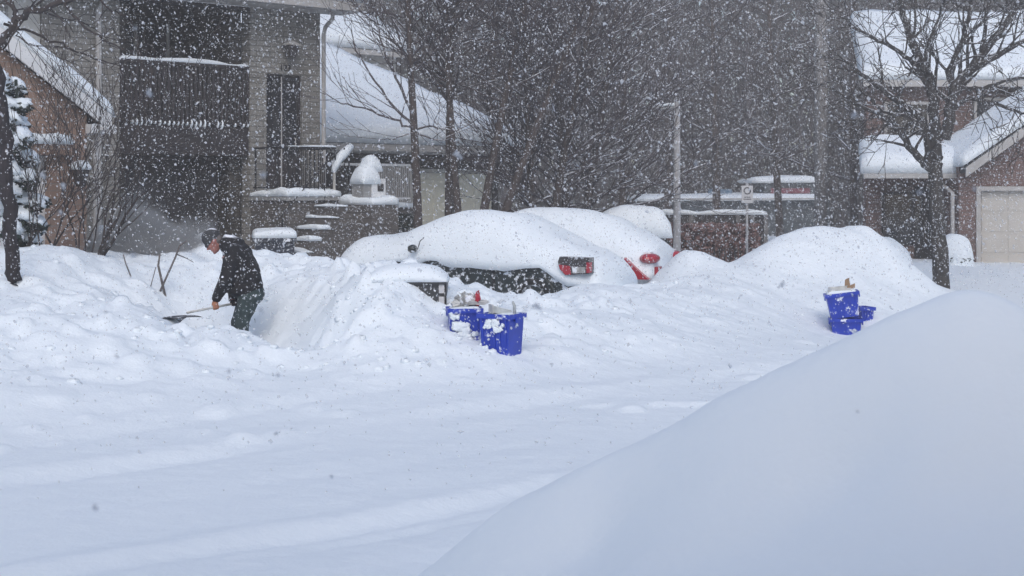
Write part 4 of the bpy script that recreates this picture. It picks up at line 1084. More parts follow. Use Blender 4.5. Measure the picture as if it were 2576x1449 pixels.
def car(label, corner_px, Y, th, Lc, hw, gzv, paint, belt, roof, topprof, botprof, hwprof, name='parked_car'):
    """local x runs from the rear bumper to the nose, y to the car's left"""
    u = (-math.sin(th), math.cos(th)); l = (-math.cos(th), -math.sin(th))
    cx_, cy_ = XW(corner_px, Y), Y
    loc = Vector((cx_ - hw * l[0], cy_ - hw * l[1], gzv))
    root = thing(name, label, 'car', loc, math.atan2(u[1], u[0]))
    rings = []
    for t in np.linspace(0, 1, 26):
        x = t * Lc
        e = max(.0, 1 - abs(2 * t - 1) ** 9)
        rings.append(ring(x, hw * (.80 + .20 * e ** .5), .26 - .0 * e, interp(x, belt), 22, 5))
    body = loft(rings).build('body', paint, root, True)
    rings = []
    xs_ = [r_[0] for r_ in roof]
    for x in np.linspace(xs_[0], xs_[-1], 18):
        zt_ = interp(x, roof); zb_ = interp(x, belt) - .05
        rings.append(ring(x, hw * (.86 - .10 * max(0, (zt_ - zb_)) / .6), zb_, max(zt_, zb_ + .03), 20, 3.2))
    loft(rings).build('cabin_glass', GLASS, root, True)
    # arches and sills
    for ax in (Lc * .215, Lc * .79):
        for s_ in (1, -1):
            wheel(root, ax, s_ * (hw - .09))
            ar_ = MB()
            ar_.tube([(ax + .37 * math.cos(a), s_ * (hw + .005), .33 + .37 * math.sin(a)) for a in np.linspace(-.25, math.pi + .25, 16)], .022, 6)
            ar_.build('wheel_arch', paint, root, True)
    MB().box(-.03, .12, -hw * .8, hw * .8, .30, .52).build('rear_bumper', paint, root)
    MB().box(-.045, -.03, -.26, .26, .55, .66).build('number_plate', SIGNW, root)
    MB().box(Lc * .36, Lc * .37, -hw - .006, hw + .006, .4, .8).build('door_seam', RUBBER, root)
    # snow over everything
    rings = []
    for x in np.concatenate([np.linspace(-.13, .25, 7), np.linspace(.35, Lc - .25, 34), np.linspace(Lc - .15, Lc + .16, 7)]):
        zt_, zb_, h_ = interp(x, topprof), interp(x, botprof), interp(x, hwprof)
        rg = []
        n = 26
        for j in range(n + 1):
            a = math.pi * j / n; c_, s_ = math.cos(a), math.sin(a)
            e1, e2 = 2.9, 2.3
            yy = h_ * math.copysign(abs(c_) ** (2 / e1), c_); zz = zb_ + (zt_ - zb_) * abs(s_) ** (2 / e2)
            nz = .03 * float(vnoise(x * 1.6 + 3, yy * 1.8 + corner_px, 41)) + .012 * float(vnoise(x * 4.5, yy * 4.5 + 2, 42))
            if j in (0, n): zz += .05 * float(vnoise(x * 5 + corner_px, yy, 44))
            rg.append((x, yy * (1 + nz * .4), zz + nz * (0.4 + s_)))
        rg += [(x, -h_ * .8, zb_ + .03), (x, h_ * .8, zb_ + .03)]
        rings.append(rg)
    loft(rings).build('snow_cover', SNOWF, root, True)
    return root
th1 = R(65)
car1 = car('dark green sedan buried under smooth snow with one rear light cluster showing', 1487, 22.5, th1, 4.5, .89, .22, CARDK,
           [(0, .86), (.5, .92), (1.2, .95), (2.5, .93), (3.3, .92), (4.0, .84), (4.5, .68)],
           [(.75, .95), (1.25, 1.28), (1.7, 1.40), (2.4, 1.42), (2.9, 1.34), (3.55, .92)],
           [(-.13, .80), (0, .95), (.25, 1.08), (.6, 1.19), (1.0, 1.36), (1.5, 1.60), (2.0, 1.68), (2.4, 1.68), (2.8, 1.58), (3.2, 1.40), (3.42, 1.29), (3.6, 1.27), (4.0, 1.26), (4.3, 1.20), (4.5, 1.06), (4.62, .86), (4.68, .62)],
           [(-.13, .42), (0, .48), (.4, .55), (.8, .77), (1.6, .75), (2.2, .78), (2.8, .84), (3.6, .82), (4.2, .72), (4.5, .55), (4.66, .5)],
           [(-.13, .80), (0, .90), (.3, .95), (2.2, .97), (4.2, .95), (4.5, .88), (4.68, .66)])
pg = lambda pts, y0, y1: MB().prism([(a, y0, b_) for a, b_ in pts], (0, y1 - y0, 0))
tl = pg([(-.01, .97), (.47, .98), (.50, .90), (.47, .79), (.38, .70), (-.01, .73)], .80, 1.0).build('tail_light', DARKL, car1)
pg([(.30, .84), (.485, .86), (.462, .79), (.375, .708), (.28, .71)], .80, 1.01).build('red_lens', REDL, tl)
pg([(-.02, .90), (.03, .90), (.03, .74), (-.02, .745)], .90, 1.008).build('red_lens', REDL, tl)
pg([(.05, .83), (.27, .83), (.25, .73), (.05, .745)], .80, 1.006).build('clear_lens', SILVER, tl)
tl = MB().box(.16, .4, -.87, -.78, .72, .90).build('tail_light', DARKL, car1)
for s_ in (1, -1):
    MB().ell((2.98, s_ * 1.07, 1.06), (.07, .085, .065), 12, 8, .08).tube([(3.0, s_ * .85, 1.0), (2.98, s_ * 1.0, 1.05)], .03, 6).build('mirror', CARDK, car1, True)
MB().tube([(2.90, 1.05, 1.05), (2.86, 1.04, 1.18), (2.80, 1.02, 1.24)], .008, 4).build('wiper_arm', BLACKM, car1)
th2 = R(68)
car2 = car('white hatchback deep under snow with red rear lights on the far side of the sedan', 1618, 24.9, th2, 4.3, .88, .22, CARW,
           [(0, .90), (.5, .95), (1.2, .96), (2.5, .94), (3.3, .92), (3.9, .84), (4.3, .68)],
           [(.15, .95), (.5, 1.25), (1.0, 1.45), (2.2, 1.48), (2.8, 1.40), (3.4, .92)],
           [(-.13, 1.0), (0, 1.10), (.3, 1.30), (.7, 1.50), (1.2, 1.64), (1.8, 1.70), (2.4, 1.68), (2.8, 1.55), (3.2, 1.35), (3.5, 1.2), (3.9, 1.12), (4.3, .9), (4.46, .6)],
           [(-.13, .50), (0, .45), (.2, .45), (1, .42), (3, .42), (4.0, .5), (4.46, .5)],
           [(-.13, .84), (0, .90), (.3, .94), (2.2, .96), (4.0, .94), (4.3, .84), (4.46, .6)])
for s_ in (1, -1):
    MB().ell((-.06, s_ * .70, .84), (.17, .26, .092), 16, 10).build('tail_light', REDL, car2)
    MB().box(-.19, .0, s_ * .58 - .16, s_ * .5 + .16, .55, .70).build('rear_reflector', REDL, car2)
    MB().prism([(-.12, s_ * .84, .50), (.30, s_ * .84, .86), (.30, s_ * .84, .74), (.10, s_ * .84, .50)], (0, s_ * .15, 0)).build('side_lens', REDL, car2)
MB().box(-.10, .02, -.8, .8, .42, .95).build('tailgate', CARW, car2)

# ------------------------------------------------------------------ recycling boxes
def blue_box(label, loc, rz, w_, d_, h_, m_, tilt=(0, 0), group='blue recycling boxes', handles=True):
    root = thing('recycling_box', label, 'recycling box', loc, rz, group)
    root.rotation_euler = (tilt[0], tilt[1], rz)
    tp = .86; t_ = .012
    def rect(s_, z, ins=0): return [(-w_ / 2 * s_ + ins, -d_ / 2 * s_ + ins, z), (w_ / 2 * s_ - ins, -d_ / 2 * s_ + ins, z), (w_ / 2 * s_ - ins, d_ / 2 * s_ - ins, z), (-w_ / 2 * s_ + ins, d_ / 2 * s_ - ins, z)]
    mb = MB(); mb.v = rect(tp, 0) + rect(1, h_) + rect(1, h_, t_) + rect(tp, .015, t_)
    mb.f = [(3, 2, 1, 0)] + [(i, (i + 1) % 4, 4 + (i + 1) % 4, 4 + i) for i in range(4)] + [(4 + i, 4 + (i + 1) % 4, 8 + (i + 1) % 4, 8 + i) for i in range(4)] + [(8 + i, 8 + (i + 1) % 4, 12 + (i + 1) % 4, 12 + i) for i in range(4)] + [(12, 13, 14, 15)]
    o = mb.build('box_body', m_, root)
    rm = MB(); e_ = .022
    rm.box(-w_ / 2 - e_, w_ / 2 + e_, -d_ / 2 - e_, -d_ / 2 + .002, h_ - .045, h_ + .006).box(-w_ / 2 - e_, w_ / 2 + e_, d_ / 2 - .002, d_ / 2 + e_, h_ - .045, h_ + .006)
    rm.box(-w_ / 2 - e_, -w_ / 2 + .002, -d_ / 2 + .0021, d_ / 2 - .0021, h_ - .045, h_ + .006).box(w_ / 2 - .002, w_ / 2 + e_, -d_ / 2 + .0021, d_ / 2 - .0021, h_ - .045, h_ + .006)
    rm.build('rim', m_, root)
    for k in range(5):
        f_ = -.4 + .2 * k
        for sy in (-1, 1): MB().hexa([(f_ * w_ * tp - .008, sy * (d_ / 2 * tp + .001), .03), (f_ * w_ * tp + .008, sy * (d_ / 2 * tp + .001), .03), (f_ * w_ * tp + .008, sy * (d_ / 2 * tp + .01), .03), (f_ * w_ * tp - .008, sy * (d_ / 2 * tp + .01), .03)],
                                    [(f_ * w_ - .008, sy * (d_ / 2 + .001), h_ - .05), (f_ * w_ + .008, sy * (d_ / 2 + .001), h_ - .05), (f_ * w_ + .008, sy * (d_ / 2 + .01), h_ - .05), (f_ * w_ - .008, sy * (d_ / 2 + .01), h_ - .05)]).build('side_rib', m_, root)
    if handles:
        for sx in (-1, 1): MB().box(sx * (w_ / 2 + e_) - .004, sx * (w_ / 2 + e_) + .012, -.06, .06, h_ - .09, h_ - .03).build('handle', m_, root)
    return root
def at(px, py, Y): return P(px, py, Y)
bxs = []
l1 = at(1168, 868, 16.75); l1.z = EYE - (873 - HZ) / F * 16.75
b1 = blue_box('left blue recycling box caked with snow, holding a red and silver bag', l1, R(6), .36, .34, .44, BLUES)
l2 = at(1262, 905, 16.4); l2.z = EYE - (903 - HZ) / F * 16.4
b2 = blue_box('right blue recycling box standing cornerwise with paper and plastic on top', l2, R(-30), .38, .33, .50, BLUE)
# snow and contents
def onbox(b_, h_, w_, d_, th):
    MB().pad((-w_ / 2 + .012, -d_ / 2 + .012, h_ - .03), (w_ / 2 - .012, -d_ / 2 + .012, h_ - .03), (w_ / 2 - .012, d_ / 2 - .012, h_ - .03), (-w_ / 2 + .012, d_ / 2 - .012, h_ - .03), th, 12, 10, .4, 4).build('snow_fill', SNOW, b_, True)
onbox(b1, .44, .36, .34, .07); onbox(b2, .50, .38, .33, .06)
def caked(b_, spots, seed):
    random.seed(seed); mb = MB()
    for x_, y_, z_, r_ in spots:
        for k in range(7):
            mb.ell((x_ + random.gauss(0, r_ * .5), y_, z_ + random.gauss(0, r_ * .4)), (r_ * random.uniform(.3, .7), .014, r_ * random.uniform(.25, .6)), 10, 7, .3)
    tag(mb.build('stuck_snow', SNOW, b_, True), kind='stuff')
caked(b1, [(-.07, -.172, .20, .10), (.03, -.168, .14, .08), (-.14, -.182, .36, .05)], 1)
caked(b2, [(.02, -.175, .41, .08), (-.09, -.172, .38, .05), (.08, -.170, .34, .05), (-.13, -.16, .12, .04)], 2)
def wtop(b_, x, y, z):
    return Matrix.Translation(b_.location) @ b_.rotation_euler.to_matrix().to_4x4() @ Vector((x, y, z))
def crumpled(name, mat_, c, r_, seed, rough=.3, parent=None):
    random.seed(seed)
    mb = MB().ell((0, 0, 0), r_, 14, 10, rough)
    mb.v = [(a + random.gauss(0, .006), b + random.gauss(0, .006), d + random.gauss(0, .006)) for a, b, d in mb.v]
    o = mb.build(name, mat_, parent); o.location = c
    return o
bag = thing('plastic_bag', 'crumpled red and silver plastic bag lying on the left blue box', 'bag', wtop(b1, .05, 0, .53))
crumpled('bag_body', SILVER, (-.03, 0, .0), (.13, .10, .085), 3, .12, bag)
crumpled('red_panel', REDP, (.10, -.02, .01), (.03, .085, .08), 4, .08, bag)
MB().tube([(.10, -.02, .075), (.115, -.03, .11)], .007, 5).build('knot', REDP, bag)
crumpled('snow_dusting', SNOW, (-.04, .02, .06), (.10, .08, .05), 5, .1, bag)
o = crumpled('food_wrapper', PAPER, wtop(b1, -.10, -.05, .49), (.06, .05, .035), 6, .25); tag(o, 'small crumpled brown wrapper left of the silver bag', 'wrapper')
tub = thing('plastic_tub', 'pale plastic container lying on the right blue box', 'container', wtop(b2, -.02, 0, .545), R(20))
MB().hexa([(-.10, -.06, -.03), (.12, -.06, -.05), (.12, .06, -.05), (-.10, .06, -.03)], [(-.10, -.05, .05), (.12, -.045, -.01), (.12, .045, -.01), (-.10, .05, .05)]).build('tub_body', CLEAR, tub)
MB().box(-.112, -.101, -.07, .07, -.04, .06).build('tub_lid', PAPER, tub)
o = MB().tube([(0, 0, 0), (.0, 0, .10), (-.02, 0, .15)], [.02, .018, .012], 7).build('plastic_bottle', CLEAR, None, True); o.location = wtop(b2, .15, .02, .49); tag(o, 'thin grey bottle neck sticking up at the corner of the right blue box', 'bottle')
ns = MB()
for k in range(5): ns.box(-.12 + .01 * k, .1 + .012 * k, -.07, .07, .008 * k, .008 * k + .006)
o = ns.build('newspaper', PAPER); o.location = wtop(b1, .12, -.03, .49); o.rotation_euler = (.1, .05, .3); tag(o, 'flattened papers on the near corner of the left blue box', 'paper')

# the stack further along the road
l3 = at(2127, 838, 22.1)
b3 = blue_box('lower blue recycling box of the far stack, half sunk in snow', l3 - Vector((0, 0, .08)), R(-8), .44, .34, .30, BLUE)
b4 = blue_box('upper tilted blue recycling box of the far stack, filled with card', l3 + Vector((-.015, 0, .245)), R(-8), .46, .36, .36, BLUE, (0, R(-8)))
b5 = blue_box('small blue recycling box half hidden right of the far stack', at(2170, 812, 22.5), R(15), .22, .3, .24, BLUE)
onbox(b4, .36, .46, .36, .08)
cb_ = MB().box(-.17, .17, -.12, -.10, -.03, .07).box(-.15, .12, -.02, .0, -.03, .09)
o = cb_.build('paper_bundle', PAPER); o.location = wtop(b4, -.03, -.02, .37); o.rotation_euler = (.1, R(-6), R(-8)); tag(o, 'pale papers packed in the upper far box', 'paper')
random.seed(77)
o = MB().hexa([(-.05, -.02, 0), (.05, -.02, 0), (.05, .0, 0), (-.05, .0, 0)], [(-.045, -.03, .17), (.01, -.03, .2), (.01, -.01, .2), (-.045, -.01, .17)]).hexa([(-.04, -.03, .02), (.10, -.03, .05), (.10, -.015, .05), (-.04, -.015, .02)], [(-.04, -.04, .06), (.10, -.04, .12), (.10, -.03, .12), (-.04, -.03, .06)]).build('cardboard_scrap', CARDB)
o.location = wtop(b4, .10, 0, .37); tag(o, 'torn brown cardboard sticking up from the upper far box', 'cardboard')

# charcoal wheelie bin in the bank
bl = at(1050, 790, 17.6); bl.z = .15
wb = thing('wheelie_bin', 'charcoal wheeled bin with two white stickers, buried in the bank by the blue boxes', 'bin', bl, R(0))
xr_ = XW(1123, 17.4) - bl.x
MB().hexa([(-.34, -.2, 0), (xr_ - .04, -.2, 0), (xr_ - .04, .3, 0), (-.34, .3, 0)], [(-.36, -.25, .955), (xr_, -.25, .955), (xr_, .34, .955), (-.36, .34, .955)]).build('bin_body', BIN, wb)
MB().box(-.38, xr_ + .006, -.275, .36, .957, .985).build('lid', BIN, wb)
for a in (.855, .715): MB().box(xr_ - .085, xr_ - .022, -.256, -.251 + .012, a, a + .10).build('sticker', SIGNW, wb)
MB().box(xr_ - .012, xr_ + .004, -.262, -.24, .25, .955).build('edge_trim', BLACKM, wb)
for sx in (-.2, .1): MB().tube([(sx, .36, .1), (sx + .06, .36, .1)], .1, 14).build('wheel', RUBBER, wb, True)
MB().pad((-.60, -.285, .984), (xr_ + .02, -.285, .986), (xr_ + .02, .38, .986), (-.60, .38, .984), .22, 16, 12, .10, 2.3).build('snow_cover', SNOW, wb, True)

# grey bin with a dome of snow near the blown snow
gb = P(268, 640, 22.2); gb.z = .6
g2 = thing('garbage_bin', 'grey bin with a dome of snow behind the drifting powder', 'bin', gb, R(10))
MB().hexa([(-.2, -.18, 0), (.2, -.18, 0), (.2, .2, 0), (-.2, .2, 0)], [(-.24, -.22, .72), (.24, -.22, .72), (.24, .24, .72), (-.24, .24, .72)]).build('bin_body', SHED, g2)
MB().box(-.26, .26, -.24, .26, .722, .77).build('lid', SHED, g2)
MB().ell((0, 0, .86), (.27, .26, .22), 16, 10, .06).build('snow_cap', SNOW, g2, True)

# ------------------------------------------------------------------ the shoveller
YP = 17.85
def J(px, py, dy=0): return P(px, py, YP + dy)
pb = P(610, 900, YP); pb.z = .12
man = thing('person', 'person in a black jacket, knit hat and grey green trousers bending forward to shovel snow', 'person', pb, 0)
def finish(mb, name, m_, vox=.018, sm=6, parent=man):
    o = mb.build(name, m_, parent, True, origin=pb)
    r_ = o.modifiers.new('remesh', 'REMESH'); r_.mode = 'VOXEL'; r_.voxel_size = vox; r_.use_smooth_shade = True
    s_ = o.modifiers.new('smooth', 'SMOOTH'); s_.factor = .5; s_.iterations = sm
    return o
random.seed(81)
rotH = Matrix.Rotation(R(-38), 3, 'Y')
hc_ = J(537, 606)
def hp(x, z, y=0):   # head frame: x towards the face, z to the crown
    v = Vector((-x, y, z)); return hc_ + Matrix.Rotation(R(-42), 3, 'Y') @ v
bd = MB()
bd.ell(hc_, (.098, .078, .118), 20, 14, 0, Matrix.Rotation(R(-42), 3, 'Y'))
bd.ell(hp(.045, -.075), (.055, .052, .06), 14, 10, 0, Matrix.Rotation(R(-42), 3, 'Y'))     # jaw
bd.ell(hp(.082, -.115), (.022, .022, .02), 10, 8)                                           # chin
bd.tube([hp(.085, .015), hp(.122, -.035), hp(.095, -.045)], [.012, .019, .012], 8)          # nose
for s_ in (-1, 1):
    bd.ell(hp(.082, .022, .034 * s_), (.018, .02, .010), 10, 8)                             # brow
    bd.ell(hp(.066, -.035, .045 * s_), (.026, .022, .024), 10, 8)                           # cheek
    bd.ell(hp(-.01, -.015, .082 * s_), (.024, .012, .034), 10, 8)                           # ear
bd.tube([hp(-.03, -.08), J(566, 618), J(582, 632)], [.055, .058, .07], 12)                  # neck
bd.tube([J(585, 632), J(606, 668), J(624, 715), J(628, 745)], [.15, .155, .14, .14], 14)    # trunk
sh_n, sh_f = J(588, 634, -.19), J(584, 632, .19)
el_n, el_f = J(566, 708, -.27), J(590, 722, .27)
wr_n, wr_f = J(541, 757, -.10), J(586, 758, .05)
for a, b_, c_ in ((sh_n, el_n, wr_n), (sh_f, el_f, wr_f)):
    bd.tube([a, b_, c_], [.055, .045, .032], 10)
hip_n, hip_f = J(628, 745, -.09), J(628, 745, .09)
kn_n, kn_f = J(606, 815, -.11), J(600, 812, .13)
an_n, an_f = J(613, 888, -.11), J(600, 886, .14)
for a, b_, c_ in ((hip_n, kn_n, an_n), (hip_f, kn_f, an_f)):
    bd.tube([a, b_, c_], [.085, .06, .042], 10)
    bd.tube([c_, c_ + Vector((-.05, 0, -.05)), c_ + Vector((-.17, 0, -.07))], [.045, .045, .035], 8)
# shaft of the shovel: from the rear hand past the front hand to the blade
sh0 = J(596, 762, .06); sh1 = J(474, 786, -.45)
sd = (sh1 - sh0).normalized()
def closest(p): return sh0 + sd * (p - sh0).dot(sd)
def hand(mb, wr, grip):
    c_ = closest(grip); pal = wr.lerp(c_, .62)
    mb.tube([wr, pal, pal + (c_ - wr) * .12], [.028, .040, .036], 10)
    side = sd; nrm = (c_ - wr).normalized(); nrm = (nrm - sd * nrm.dot(sd)).normalized(); bi = sd.cross(nrm)
    for k in range(4):
        o_ = (k - 1.5) * .020; ln_ = (.92, 1.05, 1.0, .8)[k]
        base = c_ - nrm * .032 + side * o_
        pts = [base + bi * .012, c_ - nrm * .008 + bi * .030 * ln_ + side * o_, c_ + nrm * .024 * ln_ + bi * .012 + side * o_, c_ + nrm * .022 - bi * .016 * ln_ + side * o_]
        mb.tube(pts, [.0095, .0092, .0085, .007], 7)
    mb.tube([pal + side * -.03, c_ - nrm * .02 - bi * .022 + side * -.035, c_ + nrm * .008 - bi * .026 + side * -.03], [.012, .010, .008], 7)   # thumb
hand(bd, wr_n, J(534, 768, -.14))
hand(bd, wr_f, J(584, 766, .04))
finish(bd, 'body', SKIN, .009, 2)
gl = MB()
hand(gl, wr_n, J(534, 768, -.14))
gl.v = [tuple(Vector(v) + (Vector(v) - closest(J(534, 768, -.14))).normalized() * .004) for v in gl.v]
finish(gl, 'glove', GLOVE, .006, 2)
gl = MB(); hand(gl, wr_f, J(584, 766, .04)); gl.v = [tuple(Vector(v) + (Vector(v) - closest(J(584, 766, .04))).normalized() * .004) for v in gl.v]
finish(gl, 'glove', GLOVED, .006, 2)
# eyes and mouth
for s_ in (-1, 1): MB().ell(hp(.089, .005, .033 * s_), .012, 10, 8).build('eye', DARKL, man, True, origin=pb)
MB().tube([hp(.088, -.078, -.024), hp(.098, -.078, 0), hp(.088, -.078, .024)], .006, 6).build('mouth', mat('lips', (.28, .08, .08), .6), man, True, origin=pb)
MB().ell(hp(-.05, -.03), (.06, .078, .07), 12, 8, .08).build('hair', HAIR, man, True, origin=pb)
# hat
ht = MB(); Rm = Matrix.Rotation(R(-42), 3, 'Y')
ht.ell(hp(-.008, .055), (.118, .098, .105), 20, 14, .02, Rm)
ht.tube([hp(.105 * math.cos(a), .028 - .02 * math.cos(a), .088 * math.sin(a)) for a in np.linspace(0, 2 * math.pi, 22)], .022, 8, False)
ht.v = [v for v in ht.v]
finish(ht, 'hat', KNIT, .011, 2)
# jacket: trunk, sleeves, collar, skirt
jk = MB()
jk.tube([J(572, 622), J(590, 637), J(604, 668), J(614, 700), J(620, 728)], [.085, .175, .205, .205, .205], 18)
jk.ell(J(600, 640), (.17, .25, .15), 16, 12)
jk.ell(J(612, 690), (.21, .24, .24), 16, 12)
jk.ell(J(618, 722), (.215, .235, .13), 16, 12, 0, Matrix.Rotation(R(-12), 3, 'Y'))
jk.hexa([J(574, 742, -.17), J(662, 722, -.17), J(662, 722, .17), J(574, 742, .17)], [J(566, 690, -.2), J(645, 680, -.2), J(645, 680, .2), J(566, 690, .2)])
jk.tube([J(557, 605, 0), J(574, 613, 0), J(592, 630, 0)], [.085, .125, .17], 14)                     # collar
for a, b_, c_ in ((sh_n, el_n, wr_n), (sh_f, el_f, wr_f)):
    jk.ell(a, (.105, .10, .105), 12, 8)
    jk.tube([a, a.lerp(b_, .5), b_, b_.lerp(c_, .5), b_.lerp(c_, .95)], [.098, .092, .082, .072, .056], 12)
for k in range(16):   # folds
    p = Vector((random.uniform(-.15, .16), 0, 0))
    a = J(random.uniform(575, 640), random.uniform(640, 720), -.21); jk.tube([a, a + Vector((random.uniform(-.08, .08), -.015, random.uniform(-.12, .02)))], [.018, .006], 6)
finish(jk, 'jacket', JACKET, .014, 5)
# trousers
tr_ = MB()
tr_.ell(J(630, 738), (.175, .19, .15), 16, 12)
for a, b_, c_ in ((hip_n, kn_n, an_n), (hip_f, kn_f, an_f)):
    tr_.tube([a, a.lerp(b_, .5), b_, b_.lerp(c_, .5), c_], [.128, .115, .098, .088, .082], 14)
for k in range(12):
    a = J(random.uniform(600, 645), random.uniform(745, 820), -.2 + .02); tr_.tube([a, a + Vector((random.uniform(-.08, .05), 0, random.uniform(-.08, -.02)))], [.014, .006], 6)
finish(tr_, 'trousers', PANTS, .014, 5)
bt = MB()
for c_ in (an_n, an_f):
    bt.tube([c_ + Vector((.0, 0, .06)), c_ + Vector((-.01, 0, -.03)), c_ + Vector((-.08, 0, -.06)), c_ + Vector((-.2, 0, -.075))], [.07, .066, .055, .04], 12)
finish(bt, 'boots', GLOVED, .014, 3)
# shovel
sv = thing('snow_shovel', 'snow shovel held low with its grey blade pushed into the bank', 'shovel', sh1, 0)
MB().tube([sh0, sh0.lerp(sh1, .5), sh1 + sd * .02], .014, 8).build('shaft', PAPER, sv, True, origin=sh1)
gdir = sd.cross(Vector((0, 0, 1))).normalized()
MB().tube([sh0 - gdir * .05, sh0 - sd * .09 - gdir * .05, sh0 - sd * .09 + gdir * .05, sh0 + gdir * .05], .011, 7).build('grip', SHED, sv, True, origin=sh1)
bl_ = MB(); wdir = Vector((.10, .95, -.05)); wdir = (wdir - sd * wdir.dot(sd)).normalized(); nn = sd.cross(wdir)
rows = []
for i in range(8):
    t_ = i / 7
    for j in range(9):
        s_ = j / 8 * 2 - 1
        bl_.v.append(tuple(sh1 + sd * (.36 * t_) + wdir * s_ * .24 + nn * (.05 * s_ * s_ + .04 * (1 - t_) ** 2)))
nv_ = len(bl_.v); bl_.v += [tuple(Vector(v) + nn * .008) for v in bl_.v]
for i in range(7):
    for j in range(8):
        a = i * 9 + j; bl_.f += [(a, a + 1, a + 10, a + 9), (nv_ + a, nv_ + a + 9, nv_ + a + 10, nv_ + a + 1)]
for j in range(8): bl_.f += [(j, nv_ + j, nv_ + j + 1, j + 1), (63 + j, 63 + j + 1, nv_ + 63 + j + 1, nv_ + 63 + j)]
for i in range(7): bl_.f += [(i * 9, i * 9 + 9, nv_ + i * 9 + 9, nv_ + i * 9), (i * 9 + 8, nv_ + i * 9 + 8, nv_ + i * 9 + 17, i * 9 + 17)]
bl_.build('blade', SHOVEL, sv, True, origin=sh1)

# ------------------------------------------------------------------ falling snow
def flakes(n, ylo, yhi, rlo, rhi, seed, zhi=9.0):
    g = np.random.default_rng(seed)
    Yv = (g.uniform(ylo ** 2.2, yhi ** 2.2, n)) ** (1 / 2.2)
    Xv = g.uniform(-1, 1, n) * (Yv * .46 + 1.5)
    Zv = g.uniform(0.15, 1, n) * np.minimum(zhi, 3.2 + Yv * .2) - .0
    c = np.stack([Xv, Yv, Zv], 1)
    r = rlo * np.exp(np.abs(g.normal(0, np.log(rhi / rlo) / 2.6, n))); r = np.minimum(r, rhi * 1.35)
    base = np.array([[1, 0, 0], [-1, 0, 0], [0, 1, 0], [0, -1, 0], [0, 0, 1], [0, 0, -1]], float)
    jit = g.uniform(.55, 1.35, (n, 6, 1)) * base[None] + g.normal(0, .18, (n, 6, 3))
    st = g.uniform(1.0, 1.9, (n, 1))
    v = jit * r[:, None, None]
    fall = np.array([.38, .1, -.92]); fall /= np.linalg.norm(fall)
    dirs = fall[None] + g.normal(0, .45, (n, 3)); dirs /= np.linalg.norm(dirs, axis=1)[:, None]
    v = v + (np.einsum('nij,nj->ni', v, dirs) * (st - 1))[..., None] * dirs[:, None, :]
    V_ = (c[:, None, :] + v).reshape(-1, 3)
    tri = np.array([[0, 2, 4], [2, 1, 4], [1, 3, 4], [3, 0, 4], [2, 0, 5], [1, 2, 5], [3, 1, 5], [0, 3, 5]])
    F_ = (np.arange(n)[:, None, None] * 6 + tri[None]).reshape(-1, 3)
    return V_, F_
FL = bpy.data.materials.new('snowflake'); FL.use_nodes = True
t = FL.node_tree; t.nodes.clear()
out = t.nodes.new('ShaderNodeOutputMaterial'); df = t.nodes.new('ShaderNodeBsdfDiffuse'); tr = t.nodes.new('ShaderNodeBsdfTranslucent'); mx = t.nodes.new('ShaderNodeMixShader')
df.inputs[0].default_value = (.97, .97, .97, 1); tr.inputs[0].default_value = (.97, .97, .97, 1); mx.inputs[0].default_value = .5
t.links.new(df.outputs[0], mx.inputs[1]); t.links.new(tr.outputs[0], mx.inputs[2]); tp_ = t.nodes.new('ShaderNodeBsdfTransparent'); m4 = t.nodes.new('ShaderNodeMixShader'); m4.inputs[0].default_value = .43
t.links.new(mx.outputs[0], m4.inputs[1]); t.links.new(tp_.outputs[0], m4.inputs[2]); t.links.new(m4.outputs[0], out.inputs[0])
Va, Fa = flakes(230000, 7.0, 34, .0038, .0085, 91)
Vb, Fb = flakes(150, 1.1, 3.0, .0035, .0085, 92)
Vc, Fc = flakes(2600, 7.5, 22, .0085, .014, 93)
Vd, Fd = flakes(60, .8, 1.9, .005, .010, 94)
V = np.concatenate([Va, Vb, Vc, Vd]); Fq = np.concatenate([Fa, Fb + len(Va), Fc + len(Va) + len(Vb), Fd + len(Va) + len(Vb) + len(Vc)])
tag(np_mesh('falling_snow', V, Fq, FL, True), 'countless white snowflakes falling through the air', 'snowfall', kind='stuff')

# powder thrown up by the shovelling
pc = P(380, 618, 20.4)
pf_ = MB().ell((0, 0, 0), (1, 1, 1), 24, 16).build('blown_snow', None or SNOW, None, True)
pf_.location = pc; pf_.scale = (1.7, 1.2, 1.45)
PM = bpy.data.materials.new('blown_powder'); PM.use_nodes = True
t = PM.node_tree; t.nodes.clear()
out = t.nodes.new('ShaderNodeOutputMaterial'); pv = t.nodes.new('ShaderNodeVolumePrincipled')
pv.inputs['Color'].default_value = (.93, .95, .98, 1); pv.inputs['Anisotropy'].default_value = 0
tc = t.nodes.new('ShaderNodeTexCoord'); ln = t.nodes.new('ShaderNodeVectorMath'); ln.operation = 'LENGTH'
nw = t.nodes.new('ShaderNodeTexNoise'); nw.inputs['Scale'].default_value = 1.5; nw.inputs['Detail'].default_value = 5
t.links.new(tc.outputs['Object'], nw.inputs['Vector'])
vs_ = t.nodes.new('ShaderNodeVectorMath'); vs_.operation = 'SUBTRACT'; vs_.inputs[1].default_value = (.5, .5, .42); t.links.new(nw.outputs['Color'], vs_.inputs[0])
vm_ = t.nodes.new('ShaderNodeVectorMath'); vm_.operation = 'MULTIPLY_ADD'; vm_.inputs[1].default_value = (1.5, 1.2, 1.5); t.links.new(vs_.outputs[0], vm_.inputs[0]); t.links.new(tc.outputs['Object'], vm_.inputs[2])
t.links.new(vm_.outputs[0], ln.inputs[0])
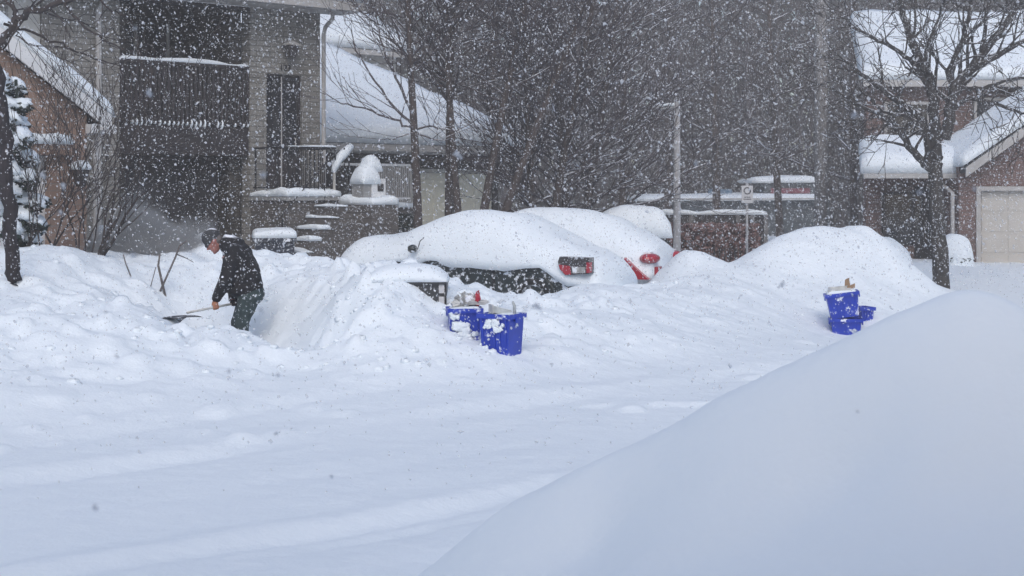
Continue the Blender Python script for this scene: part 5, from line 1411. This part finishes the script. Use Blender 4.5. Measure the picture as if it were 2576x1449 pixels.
mr = t.nodes.new('ShaderNodeMapRange'); mr.interpolation_type = 'SMOOTHSTEP'; mr.inputs['From Min'].default_value = .62; mr.inputs['From Max'].default_value = .0; mr.inputs['To Min'].default_value = 0; mr.inputs['To Max'].default_value = 1.0
t.links.new(ln.outputs['Value'], mr.inputs['Value'])
nz = t.nodes.new('ShaderNodeTexNoise'); nz.inputs['Scale'].default_value = 1.7; nz.inputs['Detail'].default_value = 6
t.links.new(tc.outputs['Object'], nz.inputs['Vector'])
sb_ = t.nodes.new('ShaderNodeMapRange'); sb_.inputs['From Min'].default_value = .25; sb_.inputs['From Max'].default_value = .8; sb_.inputs['To Min'].default_value = .0
t.links.new(nz.outputs['Fac'], sb_.inputs['Value'])
sq = t.nodes.new('ShaderNodeMath'); sq.operation = 'POWER'; sq.inputs[1].default_value = 1.7; t.links.new(mr.outputs[0], sq.inputs[0])
ml = t.nodes.new('ShaderNodeMath'); ml.operation = 'MULTIPLY'; t.links.new(sq.outputs[0], ml.inputs[0]); t.links.new(sb_.outputs[0], ml.inputs[1])
m3 = t.nodes.new('ShaderNodeMath'); m3.operation = 'MULTIPLY'; m3.inputs[1].default_value = 110.0; t.links.new(ml.outputs[0], m3.inputs[0])
t.links.new(m3.outputs[0], pv.inputs['Density']); t.links.new(pv.outputs[0], out.inputs['Volume'])
pf_.data.materials.clear(); pf_.data.materials.append(PM)
tag(pf_, 'cloud of fine powder snow drifting left of the shoveller', 'blown snow', kind='stuff')

# ------------------------------------------------------------------ haze
HZM = bpy.data.materials.new('haze'); HZM.use_nodes = True
t = HZM.node_tree; t.nodes.clear()
out = t.nodes.new('ShaderNodeOutputMaterial'); pv = t.nodes.new('ShaderNodeVolumePrincipled')
pv.inputs['Color'].default_value = (.97, .93, .89, 1); pv.inputs['Density'].default_value = 0.0064; pv.inputs['Anisotropy'].default_value = 0.0
t.links.new(pv.outputs[0], out.inputs['Volume'])
hz = MB().box(-125, 125, -35, 135, -1.2, 19.0).build('haze', HZM)
tag(hz, 'pale snowy haze filling the air', 'haze', kind='stuff')
